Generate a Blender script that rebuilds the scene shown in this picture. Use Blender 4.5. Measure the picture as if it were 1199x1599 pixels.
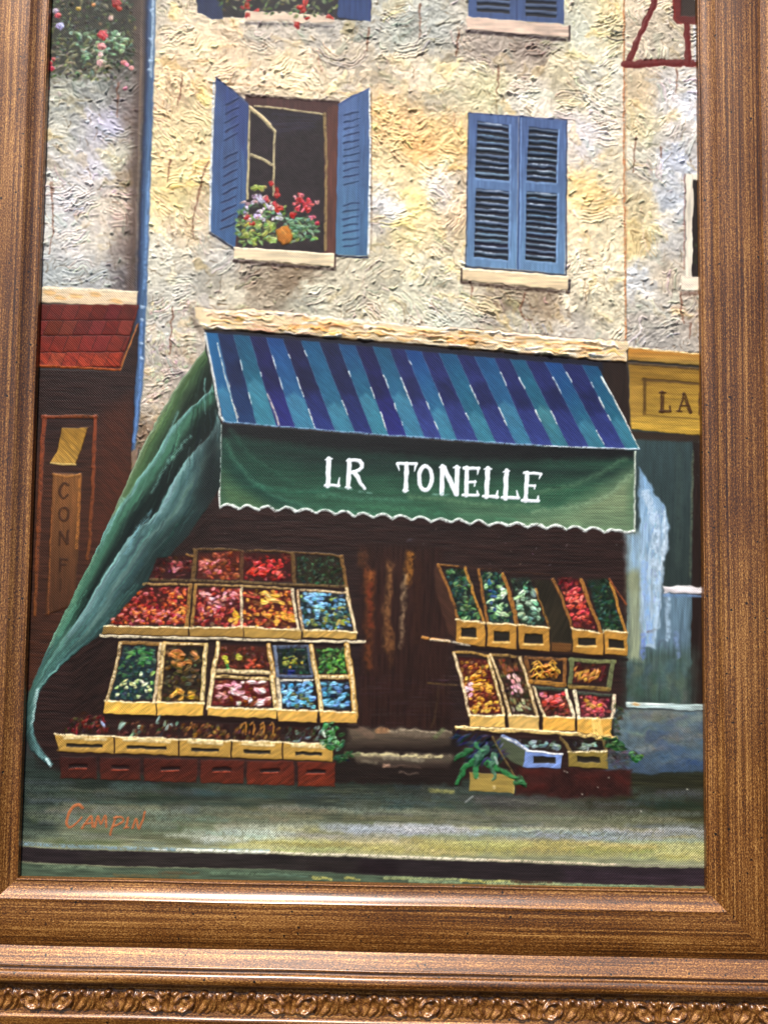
import bpy, math, random
import numpy as np
from mathutils import Matrix, Vector

# ------------------------------------------------------------------ scene
for o in list(bpy.data.objects):
    bpy.data.objects.remove(o)
scene = bpy.context.scene
COL = scene.collection
R = math.radians
LEAN = R(14)                       # the picture is propped up and leans back
ROOT = Matrix.Rotation(R(90) - LEAN, 4, 'X')   # picture plane: x right, y up, z towards the viewer

# camera, solved from the four sides of the frame opening (pixels of the 1199 x 1599 photograph)
FPX, PCX, PCY = 1300.0, 599.5, 799.5
CAM_T = Vector((0.0152079, 0.1409936, 0.3743261))
CAM_R = Matrix.Rotation(0.0117992, 3, 'Z') @ Matrix.Rotation(0.0167807, 3, 'Y') @ Matrix.Rotation(0.0583306, 3, 'X')
cam = bpy.data.cameras.new('camera')
cam.sensor_fit = 'VERTICAL'
cam.sensor_height = 36
cam.lens = FPX / 1599 * 36
cam.clip_start = 0.01
cam.clip_end = 200
cam_o = bpy.data.objects.new('camera', cam)
cam_o.matrix_world = ROOT @ (Matrix.Translation(CAM_T) @ CAM_R.to_4x4())
COL.objects.link(cam_o)
scene.camera = cam_o

# daylight: open shade under a bright sky, the soft sun high and a little to the left
SUN_EL, SUN_AZ = R(66), R(-20)     # azimuth from the painting's normal, minus = left
world = bpy.data.worlds.new('World')
scene.world = world
world.use_nodes = True
wn = world.node_tree
sky = wn.nodes.new('ShaderNodeTexSky')
sky.sky_type = 'NISHITA'
sky.sun_disc = False
sky.sun_elevation = SUN_EL
sky.sun_rotation = R(180) - SUN_AZ
sky.air_density = 1.0
sky.dust_density = 3.0
bg = wn.nodes['Background']
bg.inputs['Strength'].default_value = 0.095
wn.links.new(sky.outputs['Color'], bg.inputs['Color'])
sun = bpy.data.lights.new('sun', 'SUN')
sun.energy = 4.8
sun.angle = R(5)
sun.color = (1.0, 0.95, 0.88)
sun_o = bpy.data.objects.new('sun', sun)
d = Vector((math.sin(SUN_AZ) * math.cos(SUN_EL), -math.cos(SUN_AZ) * math.cos(SUN_EL), math.sin(SUN_EL)))
sun_o.rotation_euler = d.to_track_quat('Z', 'Y').to_euler()
COL.objects.link(sun_o)
vs = scene.view_settings
vs.view_transform = 'Standard'
vs.look = 'None'
vs.gamma = 1
vs.use_curve_mapping = False
vs.exposure = 0.0

PX = 0.00028                       # metres per photograph pixel on the canvas
HSCALE = 1.5                       # thickness of the paint
W2, CH = 0.150, 0.428              # half width and height of the frame opening

# ------------------------------------------------------------------ materials
def nodes_of(name):
    m = bpy.data.materials.new(name)
    m.use_nodes = True
    nt = m.node_tree
    return m, nt, nt.nodes['Principled BSDF']
def N(nt, t, **kw):
    n = nt.nodes.new(t)
    for k, v in kw.items():
        setattr(n, k, v)
    return n
def math_node(nt, op, a, b=None, clamp=False):
    n = nt.nodes.new('ShaderNodeMath'); n.operation = op; n.use_clamp = clamp
    for i, v in enumerate((a, b)):
        if v is None: continue
        if isinstance(v, (int, float)): n.inputs[i].default_value = v
        else: nt.links.new(v, n.inputs[i])
    return n.outputs[0]

def paint_material():
    """oil paint: its colour comes from the strokes, the canvas weave shows where the paint is thin"""
    m, nt, b = nodes_of('oil_paint')
    col = N(nt, 'ShaderNodeVertexColor', layer_name='paint')
    wv = N(nt, 'ShaderNodeAttribute', attribute_name='weave')
    tc = N(nt, 'ShaderNodeTexCoord')
    sep = N(nt, 'ShaderNodeSeparateXYZ')
    wob = N(nt, 'ShaderNodeTexNoise'); wob.inputs['Scale'].default_value = 320; wob.inputs['Detail'].default_value = 1
    nt.links.new(tc.outputs['Object'], wob.inputs['Vector'])
    nt.links.new(tc.outputs['Object'], sep.inputs[0])
    wj = math_node(nt, 'MULTIPLY', math_node(nt, 'SUBTRACT', wob.outputs['Fac'], 0.5), 1.6)
    k = 2 * math.pi / (4.0 * PX)
    sx = math_node(nt, 'SINE', math_node(nt, 'ADD', math_node(nt, 'MULTIPLY', sep.outputs[0], k), wj))
    sy = math_node(nt, 'SINE', math_node(nt, 'ADD', math_node(nt, 'MULTIPLY', sep.outputs[1], k), wj))
    cell = math_node(nt, 'ADD', math_node(nt, 'MULTIPLY', math_node(nt, 'MULTIPLY', sx, sy), 0.5), 0.5)   # 1 on a thread, 0 in a hole
    g = N(nt, 'ShaderNodeTexNoise'); g.inputs['Scale'].default_value = 1500; g.inputs['Detail'].default_value = 3
    nt.links.new(tc.outputs['Object'], g.inputs['Vector'])
    hgt = math_node(nt, 'ADD', math_node(nt, 'MULTIPLY', cell, wv.outputs['Fac']), math_node(nt, 'MULTIPLY', g.outputs['Fac'], 0.55))
    bump = N(nt, 'ShaderNodeBump'); bump.inputs['Strength'].default_value = 1.0; bump.inputs['Distance'].default_value = 0.00020
    nt.links.new(hgt, bump.inputs['Height'])
    nt.links.new(bump.outputs['Normal'], b.inputs['Normal'])
    # paint skips the holes of the weave
    hole = math_node(nt, 'MULTIPLY', math_node(nt, 'SUBTRACT', 1.0, cell), math_node(nt, 'MULTIPLY', wv.outputs['Fac'], 0.42))
    keep = math_node(nt, 'SUBTRACT', 1.10, hole)
    mix = N(nt, 'ShaderNodeVectorMath', operation='SCALE')
    nt.links.new(col.outputs['Color'], mix.inputs[0]); nt.links.new(keep, mix.inputs['Scale'])
    nt.links.new(mix.outputs[0], b.inputs['Base Color'])
    rr = N(nt, 'ShaderNodeMapRange'); rr.inputs['To Min'].default_value = 0.34; rr.inputs['To Max'].default_value = 0.58
    nt.links.new(g.outputs['Fac'], rr.inputs['Value']); nt.links.new(rr.outputs[0], b.inputs['Roughness'])
    b.inputs['Specular IOR Level'].default_value = 0.17
    return m

def gold_material(name, carved=False):
    """bronze gold leaf brushed over dark stain, worn in streaks along the rail, fly specks"""
    m, nt, b = nodes_of(name)
    tc = N(nt, 'ShaderNodeTexCoord')
    mp = N(nt, 'ShaderNodeMapping')
    mp.inputs['Scale'].default_value = (420, 420, 420) if carved else (7, 900, 650)
    nt.links.new(tc.outputs['Object'], mp.inputs['Vector'])
    st = N(nt, 'ShaderNodeTexNoise'); st.inputs['Scale'].default_value = 1.0; st.inputs['Detail'].default_value = 5; st.inputs['Roughness'].default_value = 0.72
    nt.links.new(mp.outputs[0], st.inputs['Vector'])
    gr = N(nt, 'ShaderNodeTexNoise'); gr.inputs['Scale'].default_value = 2300; gr.inputs['Detail'].default_value = 3; gr.inputs['Roughness'].default_value = 0.75
    gm = N(nt, 'ShaderNodeMapping'); gm.inputs['Scale'].default_value = (1, 1, 1) if carved else (.5, 1, 1)
    nt.links.new(tc.outputs['Object'], gm.inputs['Vector']); nt.links.new(gm.outputs[0], gr.inputs['Vector'])
    bl = N(nt, 'ShaderNodeTexNoise'); bl.inputs['Scale'].default_value = 30; bl.inputs['Detail'].default_value = 4
    nt.links.new(tc.outputs['Object'], bl.inputs['Vector'])
    f = math_node(nt, 'ADD', math_node(nt, 'MULTIPLY', st.outputs['Fac'], 0.62),
                  math_node(nt, 'ADD', math_node(nt, 'MULTIPLY', gr.outputs['Fac'], 0.70), math_node(nt, 'MULTIPLY', bl.outputs['Fac'], 0.10)))
    ramp = N(nt, 'ShaderNodeValToRGB')
    e = ramp.color_ramp.elements
    e[0].position = 0.50; e[0].color = (0.022, 0.008, 0.0022, 1)
    e[1].position = 0.92; e[1].color = (0.85, 0.44, 0.125, 1)
    x = e.new(0.63); x.color = (0.066, 0.020, 0.0032, 1)
    x = e.new(0.73); x.color = (0.225, 0.074, 0.0096, 1)
    nt.links.new(f, ramp.inputs[0])
    vo = N(nt, 'ShaderNodeTexVoronoi'); vo.inputs['Scale'].default_value = 330; vo.inputs['Randomness'].default_value = 1
    nt.links.new(tc.outputs['Object'], vo.inputs['Vector'])
    sc = N(nt, 'ShaderNodeSeparateColor'); nt.links.new(vo.outputs['Color'], sc.inputs[0])
    rad = math_node(nt, 'MULTIPLY', math_node(nt, 'POWER', sc.outputs[0], 2.6), 0.20)
    speck = math_node(nt, 'LESS_THAN', vo.outputs['Distance'], rad)
    mix = N(nt, 'ShaderNodeMix', data_type='RGBA')
    nt.links.new(speck, mix.inputs[0]); nt.links.new(ramp.outputs[0], mix.inputs[6]); mix.inputs[7].default_value = (0.010, 0.006, 0.004, 1)
    nt.links.new(mix.outputs[2], b.inputs['Base Color'])
    b.inputs['Metallic'].default_value = 0.22
    rr = N(nt, 'ShaderNodeMapRange'); rr.inputs['From Min'].default_value = 0.3; rr.inputs['From Max'].default_value = 0.7
    rr.inputs['To Min'].default_value = 0.50; rr.inputs['To Max'].default_value = 0.30
    nt.links.new(gr.outputs['Fac'], rr.inputs['Value']); nt.links.new(rr.outputs[0], b.inputs['Roughness'])
    b.inputs['Coat Weight'].default_value = 1.0; b.inputs['Coat Roughness'].default_value = 0.25; b.inputs['Coat IOR'].default_value = 1.5
    hh = math_node(nt, 'ADD', math_node(nt, 'MULTIPLY', gr.outputs['Fac'], 0.8), st.outputs['Fac'])
    hh = math_node(nt, 'SUBTRACT', hh, math_node(nt, 'MULTIPLY', speck, 0.5))
    bump = N(nt, 'ShaderNodeBump'); bump.inputs['Strength'].default_value = 0.6; bump.inputs['Distance'].default_value = 0.00030
    nt.links.new(hh, bump.inputs['Height']); nt.links.new(bump.outputs['Normal'], b.inputs['Normal'])
    return m

def cloth_material():
    m, nt, b = nodes_of('raw_canvas')
    n = N(nt, 'ShaderNodeTexNoise'); n.inputs['Scale'].default_value = 900
    r = N(nt, 'ShaderNodeValToRGB'); r.color_ramp.elements[0].color = (0.42, 0.36, 0.26, 1); r.color_ramp.elements[1].color = (0.62, 0.56, 0.44, 1)
    nt.links.new(n.outputs['Fac'], r.inputs[0]); nt.links.new(r.outputs[0], b.inputs['Base Color'])
    b.inputs['Roughness'].default_value = 0.9
    return m

PAINT = paint_material()
GOLD = gold_material('brushed_gold_leaf')
CARVED = gold_material('carved_gold_leaf', True)
RAW = cloth_material()

def tag(o, label=None, cat=None, group=None, kind=None):
    for k, v in (('label', label), ('category', cat), ('group', group), ('kind', kind)):
        if v: o[k] = v
    return o
def mesh_obj(name, verts, faces, mat, parent=None, smooth=None):
    me = bpy.data.meshes.new(name)
    me.from_pydata(verts, [], faces)
    me.materials.append(mat)
    if smooth is not None:
        me.polygons.foreach_set('use_smooth', [True] * len(me.polygons))
        me.set_sharp_from_angle(angle=smooth)
    me.update()
    o = bpy.data.objects.new(name, me)
    COL.objects.link(o)
    o.parent = parent
    return o

# ------------------------------------------------------------------ the frame
frame = bpy.data.objects.new('picture_frame', None)
frame.empty_display_size = 0.05
frame.matrix_world = ROOT
COL.objects.link(frame)
tag(frame, 'wide antique gold picture frame with brushed rails and a carved leaf border', 'picture frame')

def profile():
    """(distance out from the opening, height above the canvas), in photograph pixels"""
    p = [(0, 1.5), (0, 9), (.8, 10.6), (2.2, 11.2), (3.6, 10.6), (4.4, 9.8)]
    for i in range(1, 13):                       # hollow that steepens towards its outer ridge
        t = i / 12; p.append((4.4 + 22 * t, 9.8 + 12.0 * t ** 2.0))
    p += [(27.2, 22.2), (28.2, 22.0)]
    for i in range(1, 17):                       # wide, faintly rounded band
        t = i / 16; p.append((28.4 + 69 * t, 22.0 + 1.8 * math.sin(t * 2.6) - 4.6 * t ** 4))
    p += [(98.6, 17.0), (99.4, 16.6)]
    for i in range(1, 9):                        # grey shelf rising outwards
        t = i / 8; p.append((99.4 + 20.6 * t, 16.6 + 13.0 * t))
    for c, r, k in ((122.5, 2.6, 1.1), (139.5, 9.5, .7)):    # a thin bead and a broad one
        for i in range(11):
            a = math.pi * (1 - i / 10); p.append((c + r * math.cos(a), 28.4 + r * k * math.sin(a)))
        p.append((c + r + 1.5, 26.4))
    p += [(153, 22), (156, 18)]
    for i in range(1, 9):                        # hollow carrying the carving
        t = i / 8; p.append((156.5 + 44 * t, 18 - 3 * math.sin(math.pi * t)))
    p += [(202, 20), (204, 21.5), (207, 21.5)]
    for i in range(1, 11):
        t = i / 10; p.append((207 + 38 * t, 21.5 - 1.2 * math.sin(t * 9) - 10 * t * t))
    p += [(247, 4), (247, -50)]
    return p
PROF = profile()

def rail(name, length, rot, loc, seed, label=None):
    """one mitred moulding, x along its length, outwards = -y"""
    rnd = np.random.default_rng(seed)
    ns = 90
    ph = rnd.uniform(0, 6.28, 4)
    vs, fs = [], []
    for d_, h_ in PROF:
        for i in range(ns + 1):
            t = i / ns
            x = -d_ * PX + t * (length + 2 * d_ * PX)
            w = 0.35 * math.sin(x * 38 + ph[0] + d_ * .03) + 0.25 * math.sin(x * 91 + ph[1]) if 0 < i < ns and d_ > 0 else 0
            vs.append((x, -(d_ + w * 0.6) * PX, (h_ + w) * PX))
    for j in range(len(PROF) - 1):
        for i in range(ns):
            a = j * (ns + 1) + i
            fs.append((a, a + ns + 1, a + ns + 2, a + 1))
    o = mesh_obj(name, vs, fs, GOLD, frame, R(38))
    o.matrix_local = Matrix.Translation(loc) @ Matrix.Rotation(rot, 4, 'Z')
    return o

rail_b = rail('bottom_rail', 2 * W2, 0, (-W2, 0, 0), 1)
rail_r = rail('side_rail', CH, R(90), (W2, 0, 0), 2)
rail_t = rail('top_rail', 2 * W2, R(180), (W2, CH, 0), 3)
rail_l = rail('side_rail', CH, R(-90), (-W2, CH, 0), 4)

# carved border: shells, scroll leaves and buds in a run that repeats every 188 pixels
def relief(u, v):
    """height of the carving over its hollow, u along the rail from a bud, v inwards"""
    u = (u + 94) % 188 - 94
    h = np.zeros(u.shape)
    def ridge(path, wd, amp):
        nonlocal h
        P = np.asarray(path, float); d2 = np.full(u.shape, 1e9); tt = np.zeros(u.shape)
        for i in range(len(P) - 1):
            e = P[i + 1] - P[i]
            t = np.clip(((u - P[i, 0]) * e[0] + (v - P[i, 1]) * e[1]) / (e @ e), 0, 1)
            q = (u - P[i, 0] - t * e[0]) ** 2 + (v - P[i, 1] - t * e[1]) ** 2
            m = q < d2; d2 = np.where(m, q, d2); tt = np.where(m, (i + t) / (len(P) - 1), tt)
        w = 1.2 * (wd[0] + (wd[1] - wd[0]) * tt)
        h = np.maximum(h, (amp[0] + (amp[1] - amp[0]) * tt) * np.exp(-d2 / (w * w)))
    def ball(x, y, r, amp):
        nonlocal h
        h = np.maximum(h, amp * np.sqrt(np.clip(1 - ((u - x) ** 2 + (v - y) ** 2) / (r * r), 0, 1)))
    for off in (-188, 0, 188):
        for s in (-1, 1):                                   # spoon-shaped shells leaning on the bud
            x, y = u - off - s * 25, v + 1
            a = math.radians(32) * s
            p, q = (x * math.cos(a) + y * math.sin(a)) / 19, (-x * math.sin(a) + y * math.cos(a)) / 12.5
            r = np.sqrt(p * p + q * q); th = np.arctan2(q, p)
            sh = 8.5 * np.exp(-((r - .86) / .20) ** 2) * (.82 + .18 * np.cos(th * 6)) + 3.0 * np.clip(1 - r, 0, 1) * (1 + .4 * np.cos(p * 9))
            h = np.maximum(h, np.where(r < 1.35, sh, 0))
            ridge([(off + s * 2, -16), (off + s * 10, -9), (off + s * 9, 4), (off + s * 13, 14)], (3.0, 2.4), (4, 6))
        ball(off, 15, 4.6, 8.5); ball(off - 9, 11, 3.8, 7.5); ball(off + 9, 11, 3.8, 7.5)
        ridge([(off, 13), (off, -4), (off, -17)], (3.2, 2.0), (7, 3))
        for k, x0 in enumerate((57, 94, 131)):             # scroll leaves with curled tips
            s = 1 if k % 2 == 0 else -1
            c = off + x0
            ball(c - 2 * s, 15, 5.4, 9.5)
            ridge([(c - 2 * s, 14), (c + 5 * s, 6), (c + 3 * s, -4), (c - 6 * s, -12), (c - 9 * s, -18)], (4.2, 2.6), (8, 5))
            ridge([(c + 9 * s, 10), (c + 13 * s, 2), (c + 9 * s, -8), (c + 2 * s, -17)], (3.0, 2.4), (6.5, 4))
            ridge([(c - 8 * s, 9), (c - 9 * s, 0), (c - 14 * s, -9), (c - 17 * s, -16)], (2.8, 2.0), (6, 3.5))
            ridge([(c + 17 * s, 12), (c + 18 * s, 0), (c + 12 * s, -14)], (2.4, 2.0), (5, 3))
    return .95 * h * np.clip((20.5 - np.abs(v)) / 4, 0, 1)
def carve(u0, u1, name, ox=0.0):
    us = np.linspace(u0, u1, max(int((u1 - u0) / 1.5), 4)); vv = np.linspace(-20, 20, 28)
    U, V_ = np.meshgrid(us, vv)
    hh = relief(U, V_) + 1.2 - 3.0 * np.abs(V_ / 20) ** 6
    vs = np.stack([(U - ox) * PX, V_ * PX, hh * PX], -1).reshape(-1, 3).tolist()
    n = len(us)
    fs = [(j * n + i, j * n + i + 1, (j + 1) * n + i + 1, (j + 1) * n + i) for j in range(27) for i in range(n - 1)]
    me = bpy.data.meshes.new(name); me.from_pydata(vs, [], fs); me.materials.append(CARVED)
    me.polygons.foreach_set('use_smooth', [True] * len(me.polygons)); me.update()
    return me
CUTS = [('carved_bud', -9, 9), ('carved_shell', 9, 43), ('carved_leaf', 43, 76), ('carved_leaf', 76, 112), ('carved_leaf', 112, 145), ('carved_shell', 145, 179)]
PIECES = [(n, a, carve(a, b, n, a)) for n, a, b in CUTS]
HOLLOW = 178.5                                     # middle of the carved hollow, out from the opening
rs = np.random.default_rng(8)
def carve_run(rail_o, length, start, single):
    x = start
    while x < length / PX + 150:
        for n, a, me in PIECES:
            if -165 < x + a < length / PX + 135:
                o = bpy.data.objects.new(n, me); COL.objects.link(o); o.parent = rail_o
                o.location = ((x + a) * PX, -HOLLOW * PX, 15.5 * PX)
        x += 188
carve_run(rail_b, 2 * W2, 56 - 188 * 2, True)
for rl, ln in ((rail_r, CH), (rail_t, 2 * W2), (rail_l, CH)):     # out of the photograph: one run per rail
    me = carve(-160, ln / PX + 160, 'carved_border', 0)
    o = bpy.data.objects.new('carved_border', me); COL.objects.link(o); o.parent = rl
    o.location = (0, -HOLLOW * PX, 15.5 * PX); o['kind'] = 'stuff'

# ------------------------------------------------------------------ the painting: canvas and paint
painting = bpy.data.objects.new('oil_painting', None)
painting.empty_display_size = 0.05
painting.matrix_world = ROOT
COL.objects.link(painting)
tag(painting, 'oil painting of a street greengrocer with a blue striped awning, set in the gold frame', 'painting')
b0, b1, b2_, b3_ = -W2 - .005, W2 + .005, -.005, CH + .005
mesh_obj('canvas', [(x, y, z) for z in (-.016, -.0006) for y in (b2_, b3_) for x in (b0, b1)],
         [(0, 2, 3, 1), (4, 5, 7, 6), (0, 1, 5, 4), (2, 6, 7, 3), (0, 4, 6, 2), (1, 3, 7, 5)], RAW, painting)

# ---- paint engine: strokes laid on a fine grid of the canvas, coordinates in photograph pixels
S = 1.2
GX = np.arange(10, 1122, S, dtype=np.float32)
GY = np.arange(-92, 1412, S, dtype=np.float32)
XX, YY = np.meshgrid(GX, GY)
NY, NX = XX.shape
C = np.full((NY, NX, 3), 60 / 255, np.float32)     # paint colour (display values)
H = np.zeros((NY, NX), np.float32)                 # paint thickness
WV = np.full((NY, NX), 0.6, np.float32)            # how far the weave shows
LB = np.zeros((NY, NX), np.int16)                  # which part a point belongs to
rng = np.random.default_rng(20)
random.seed(5)

PARTS = [('ground_coat', None, None, None)]
def part(name, label=None, parent=None, kind=None):
    PARTS.append((name, parent, label, kind)); return len(PARTS) - 1

def vnoise(x, y, seed):
    """smooth value noise in -1..1"""
    lat = np.random.default_rng(seed).uniform(-1, 1, (128, 128)).astype(np.float32)
    xi, yi = np.floor(x).astype(int), np.floor(y).astype(int)
    fx, fy = x - xi, y - yi
    fx = fx * fx * (3 - 2 * fx); fy = fy * fy * (3 - 2 * fy)
    a = lat[yi % 128, xi % 128]; b = lat[yi % 128, (xi + 1) % 128]
    c = lat[(yi + 1) % 128, xi % 128]; d_ = lat[(yi + 1) % 128, (xi + 1) % 128]
    return (a * (1 - fx) + b * fx) * (1 - fy) + (c * (1 - fx) + d_ * fx) * fy
def streaks(ang, long_, short, seed):
    ca, sa = math.cos(R(ang)), math.sin(R(ang))
    u, v = XX * ca + YY * sa, -XX * sa + YY * ca
    return (vnoise(u / long_, v / short, seed) * .6 + vnoise(u / long_ * 2.1 + 9, v / short * 2 + 5, seed + 1) * .45).astype(np.float32)
TEX = {'h': streaks(1.5, 34, 2.6, 11), 'v': streaks(91, 34, 2.6, 21), 'd': streaks(45, 18, 2.8, 31), 'e': streaks(-35, 18, 2.8, 41),
       's': streaks(116, 44, 3.0, 61), 'n': (vnoise(XX / 9, YY / 9, 51) * .6 + vnoise(XX / 4, YY / 4, 52) * .5).astype(np.float32)}
WOBX = vnoise(XX / 11, YY / 11, 71).astype(np.float32) + .5 * vnoise(XX / 4.5, YY / 4.5, 73).astype(np.float32)
WOBY = vnoise(XX / 11, YY / 11, 72).astype(np.float32) + .5 * vnoise(XX / 4.5, YY / 4.5, 74).astype(np.float32)
FINE = vnoise(XX / 2.4, YY / 2.4, 81).astype(np.float32) * .6 + vnoise(XX / 5, YY / 5, 82).astype(np.float32) * .4
def to_plane(px, py):
    """photograph pixel -> point on the canvas plane"""
    M = np.array(CAM_R); t = np.array(CAM_T)
    dv = np.stack([(px - PCX) / FPX, -(py - PCY) / FPX, -np.ones_like(px)], -1) @ M.T
    k = -t[2] / dv[..., 2]
    return t[0] + dv[..., 0] * k, t[1] + dv[..., 1] * k
PXX, PYY = to_plane(XX.astype(np.float64), YY.astype(np.float64))
KW = 2 * math.pi / (4.0 * PX)
TOOTH = (.42 * np.sin(PXX * KW) * np.sin(PYY * KW)).astype(np.float32) + .55 * FINE      # thread tops catch a dry brush first
BLOT = vnoise(XX / 40, YY / 40, 91).astype(np.float32) * .6 + vnoise(XX / 17, YY / 17, 92).astype(np.float32) * .4

def c3(c):
    return np.asarray(c, np.float32) / 255
def win(x0, y0, x1, y1, pad=4):
    i0 = max(int((x0 - pad - GX[0]) / S), 0); i1 = min(int((x1 + pad - GX[0]) / S) + 2, NX)
    j0 = max(int((y0 - pad - GY[0]) / S), 0); j1 = min(int((y1 + pad - GY[0]) / S) + 2, NY)
    return (slice(j0, j1), slice(i0, i1)) if i1 > i0 and j1 > j0 else None
def sdf(x, y, pts):
    P = np.asarray(pts, np.float32)
    d2 = np.full(x.shape, 1e12, np.float32); ins = np.zeros(x.shape, bool)
    for (ax, ay), (bx, by) in zip(P, np.roll(P, -1, 0)):
        ex, ey = bx - ax, by - ay
        t = np.clip(((x - ax) * ex + (y - ay) * ey) / (ex * ex + ey * ey + 1e-9), 0, 1)
        d2 = np.minimum(d2, (x - ax - t * ex) ** 2 + (y - ay - t * ey) ** 2)
        if ey != 0:
            cr = (ay > y) != (by > y)
            ins ^= cr & (x < ax + (y - ay) * ex / ey)
    dd = np.sqrt(d2)
    return np.where(ins, -dd, dd)
def lay(w, a, col, h, L=0, weave=None, add=False):
    """blend one layer of paint into the window"""
    a3 = a[..., None]
    C[w] = C[w] * (1 - a3) + col * a3
    if add: H[w] += h * a
    else: H[w] = H[w] * (1 - a) + h * a
    if weave is not None: WV[w] = WV[w] * (1 - a) + weave * a
    if L: LB[w][a > .5] = L
def fill(pts, col, L=0, a=1.0, soft=.9, h=.3, wob=.9, tex=.10, dir='h', grad=None, weave=.7, blot=.06, only=None, dry=0):
    """a filled area with brushed colour; grad = (point0, point1, colour1)"""
    P = np.asarray(pts, float)
    w = win(P[:, 0].min(), P[:, 1].min(), P[:, 0].max(), P[:, 1].max(), 4 + soft)
    if w is None: return
    x, y = XX[w], YY[w]
    dd = sdf(x + wob * WOBX[w], y + wob * WOBY[w], pts)
    al = np.clip(.5 - dd / (2 * soft), 0, 1) * a
    if only is not None: al = al * np.isin(LB[w], only)
    if dry: al = al * np.clip((TOOTH[w] * .6 + TEX[dir][w] * .7 + .5 - dry) * 3, 0, 1)
    cc = np.broadcast_to(c3(col), x.shape + (3,)).copy()
    if grad:
        (x0, y0), (x1, y1), c1 = grad
        t = np.clip(((x - x0) * (x1 - x0) + (y - y0) * (y1 - y0)) / ((x1 - x0) ** 2 + (y1 - y0) ** 2) + .12 * TEX[dir][w] + .08 * BLOT[w], 0, 1)[..., None]
        cc = cc * (1 - t) + c3(c1) * t
    cc *= (1 + tex * TEX[dir][w] + blot * BLOT[w] + .04 * FINE[w])[..., None]
    lay(w, al.astype(np.float32), np.clip(cc, 0, 1), h + .55 * tex * TEX[dir][w], L, weave)
def smooth_path(pts, n=6):
    P = np.asarray(pts, float)
    if len(P) < 3: return P
    Q = np.vstack([2 * P[0] - P[1], P, 2 * P[-1] - P[-2]]); out = []
    for i in range(1, len(Q) - 2):
        p0, p1, p2, p3 = Q[i - 1:i + 3]
        for t in np.arange(n) / n:
            out.append(.5 * (2 * p1 + (p2 - p0) * t + (2 * p0 - 5 * p1 + 4 * p2 - p3) * t * t + (3 * p1 - p0 - 3 * p2 + p3) * t ** 3))
    out.append(P[-1]); return np.array(out)
def stroke(pts, wd, col, a=1.0, h=.5, L=0, dry=0., soft=.8, curve=False, tex=.10, weave=.35, wob=.6, col2=None, add=True, only=None):
    """a brush stroke along a path; wd = width or (start, end); dry = broken by the tooth of the canvas"""
    P = smooth_path(pts) if curve else np.asarray(pts, float)
    n = len(P)
    w0, w1 = (wd, wd) if np.isscalar(wd) else wd
    mw = max(w0, w1)
    w = win(P[:, 0].min() - mw, P[:, 1].min() - mw, P[:, 0].max() + mw, P[:, 1].max() + mw, 3 + soft)
    if w is None: return
    x, y = XX[w] + wob * WOBX[w], YY[w] + wob * WOBY[w]
    best = np.full(x.shape, 1e9, np.float32); tt = np.zeros(x.shape, np.float32); wl = np.full(x.shape, mw, np.float32)
    for i in range(n - 1):
        ex, ey = P[i + 1] - P[i]
        t = np.clip(((x - P[i, 0]) * ex + (y - P[i, 1]) * ey) / (ex * ex + ey * ey + 1e-9), 0, 1)
        g = (i + t) / (n - 1)
        wi = (w0 + (w1 - w0) * g) / 2
        dd = np.sqrt((x - P[i, 0] - t * ex) ** 2 + (y - P[i, 1] - t * ey) ** 2) - wi
        m = dd < best
        best = np.where(m, dd, best); tt = np.where(m, g, tt); wl = np.where(m, wi, wl)
    al = np.clip(.5 - best / (2 * soft), 0, 1) * a
    if dry: al = al * np.clip((TOOTH[w] * .9 + .62 - dry) * 2.4, 0, 1)
    if only is not None: al = al * np.isin(LB[w], only)
    cc = np.broadcast_to(c3(col), x.shape + (3,)).copy()
    if col2 is not None: cc = cc * (1 - tt[..., None]) + c3(col2) * tt[..., None]
    cc *= (1 + tex * FINE[w])[..., None]
    prof = np.clip(1 - (np.maximum(best + wl, 0) / (wl + .3)) ** 2, 0, 1)
    lay(w, al.astype(np.float32), np.clip(cc, 0, 1), (h * (.4 + .6 * prof) + .15 * FINE[w]).astype(np.float32), L, weave, add)
def dab(x0, y0, ln, wd, ang, col, h=.9, a=1.0, L=0, tipc=None, soft=.95):
    """one loaded touch of the brush: streaked, ragged, thicker at its end"""
    r = max(ln, wd) / 2 + 3
    w = win(x0 - r, y0 - r, x0 + r, y0 + r, 1)
    if w is None: return
    ca, sa = math.cos(ang), math.sin(ang)
    dx, dy = XX[w] + 1.3 * WOBX[w] - x0, YY[w] + 1.3 * WOBY[w] - y0
    u, v = (dx * ca + dy * sa) / (ln / 2), (-dx * sa + dy * ca) / (wd / 2)
    v = v + .35 * u * u * math.sin(x0 * 3.1)                       # a curved touch
    q = np.sqrt(u * u + v * v) * (1 + .22 * np.sin(v * 6 + x0) * np.clip(-u, 0, 1))
    al = np.clip(.5 - (q - 1) * min(ln, wd) / 2 / (2 * soft), 0, 1) * a
    cc = np.broadcast_to(c3(col), u.shape + (3,)).copy()
    if tipc is not None:
        t = np.clip(.5 + .7 * u + .3 * np.sin(v * 4 + y0), 0, 1)[..., None]; cc = cc * (1 - t) + c3(tipc) * t
    cc *= (1 + .16 * np.sin(v * 5 + x0) + .12 * FINE[w])[..., None]
    gr_ = cc.mean(-1, keepdims=True); cc = gr_ + (cc - gr_) * .88
    pr = np.clip(1 - q * q, 0, 1) ** .6 * (.45 + .4 * u) + .22 * np.sin(v * 6 + y0)
    lay(w, al.astype(np.float32), np.clip(cc, 0, 1), (.62 * h * pr).astype(np.float32), L, .2, True)
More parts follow.
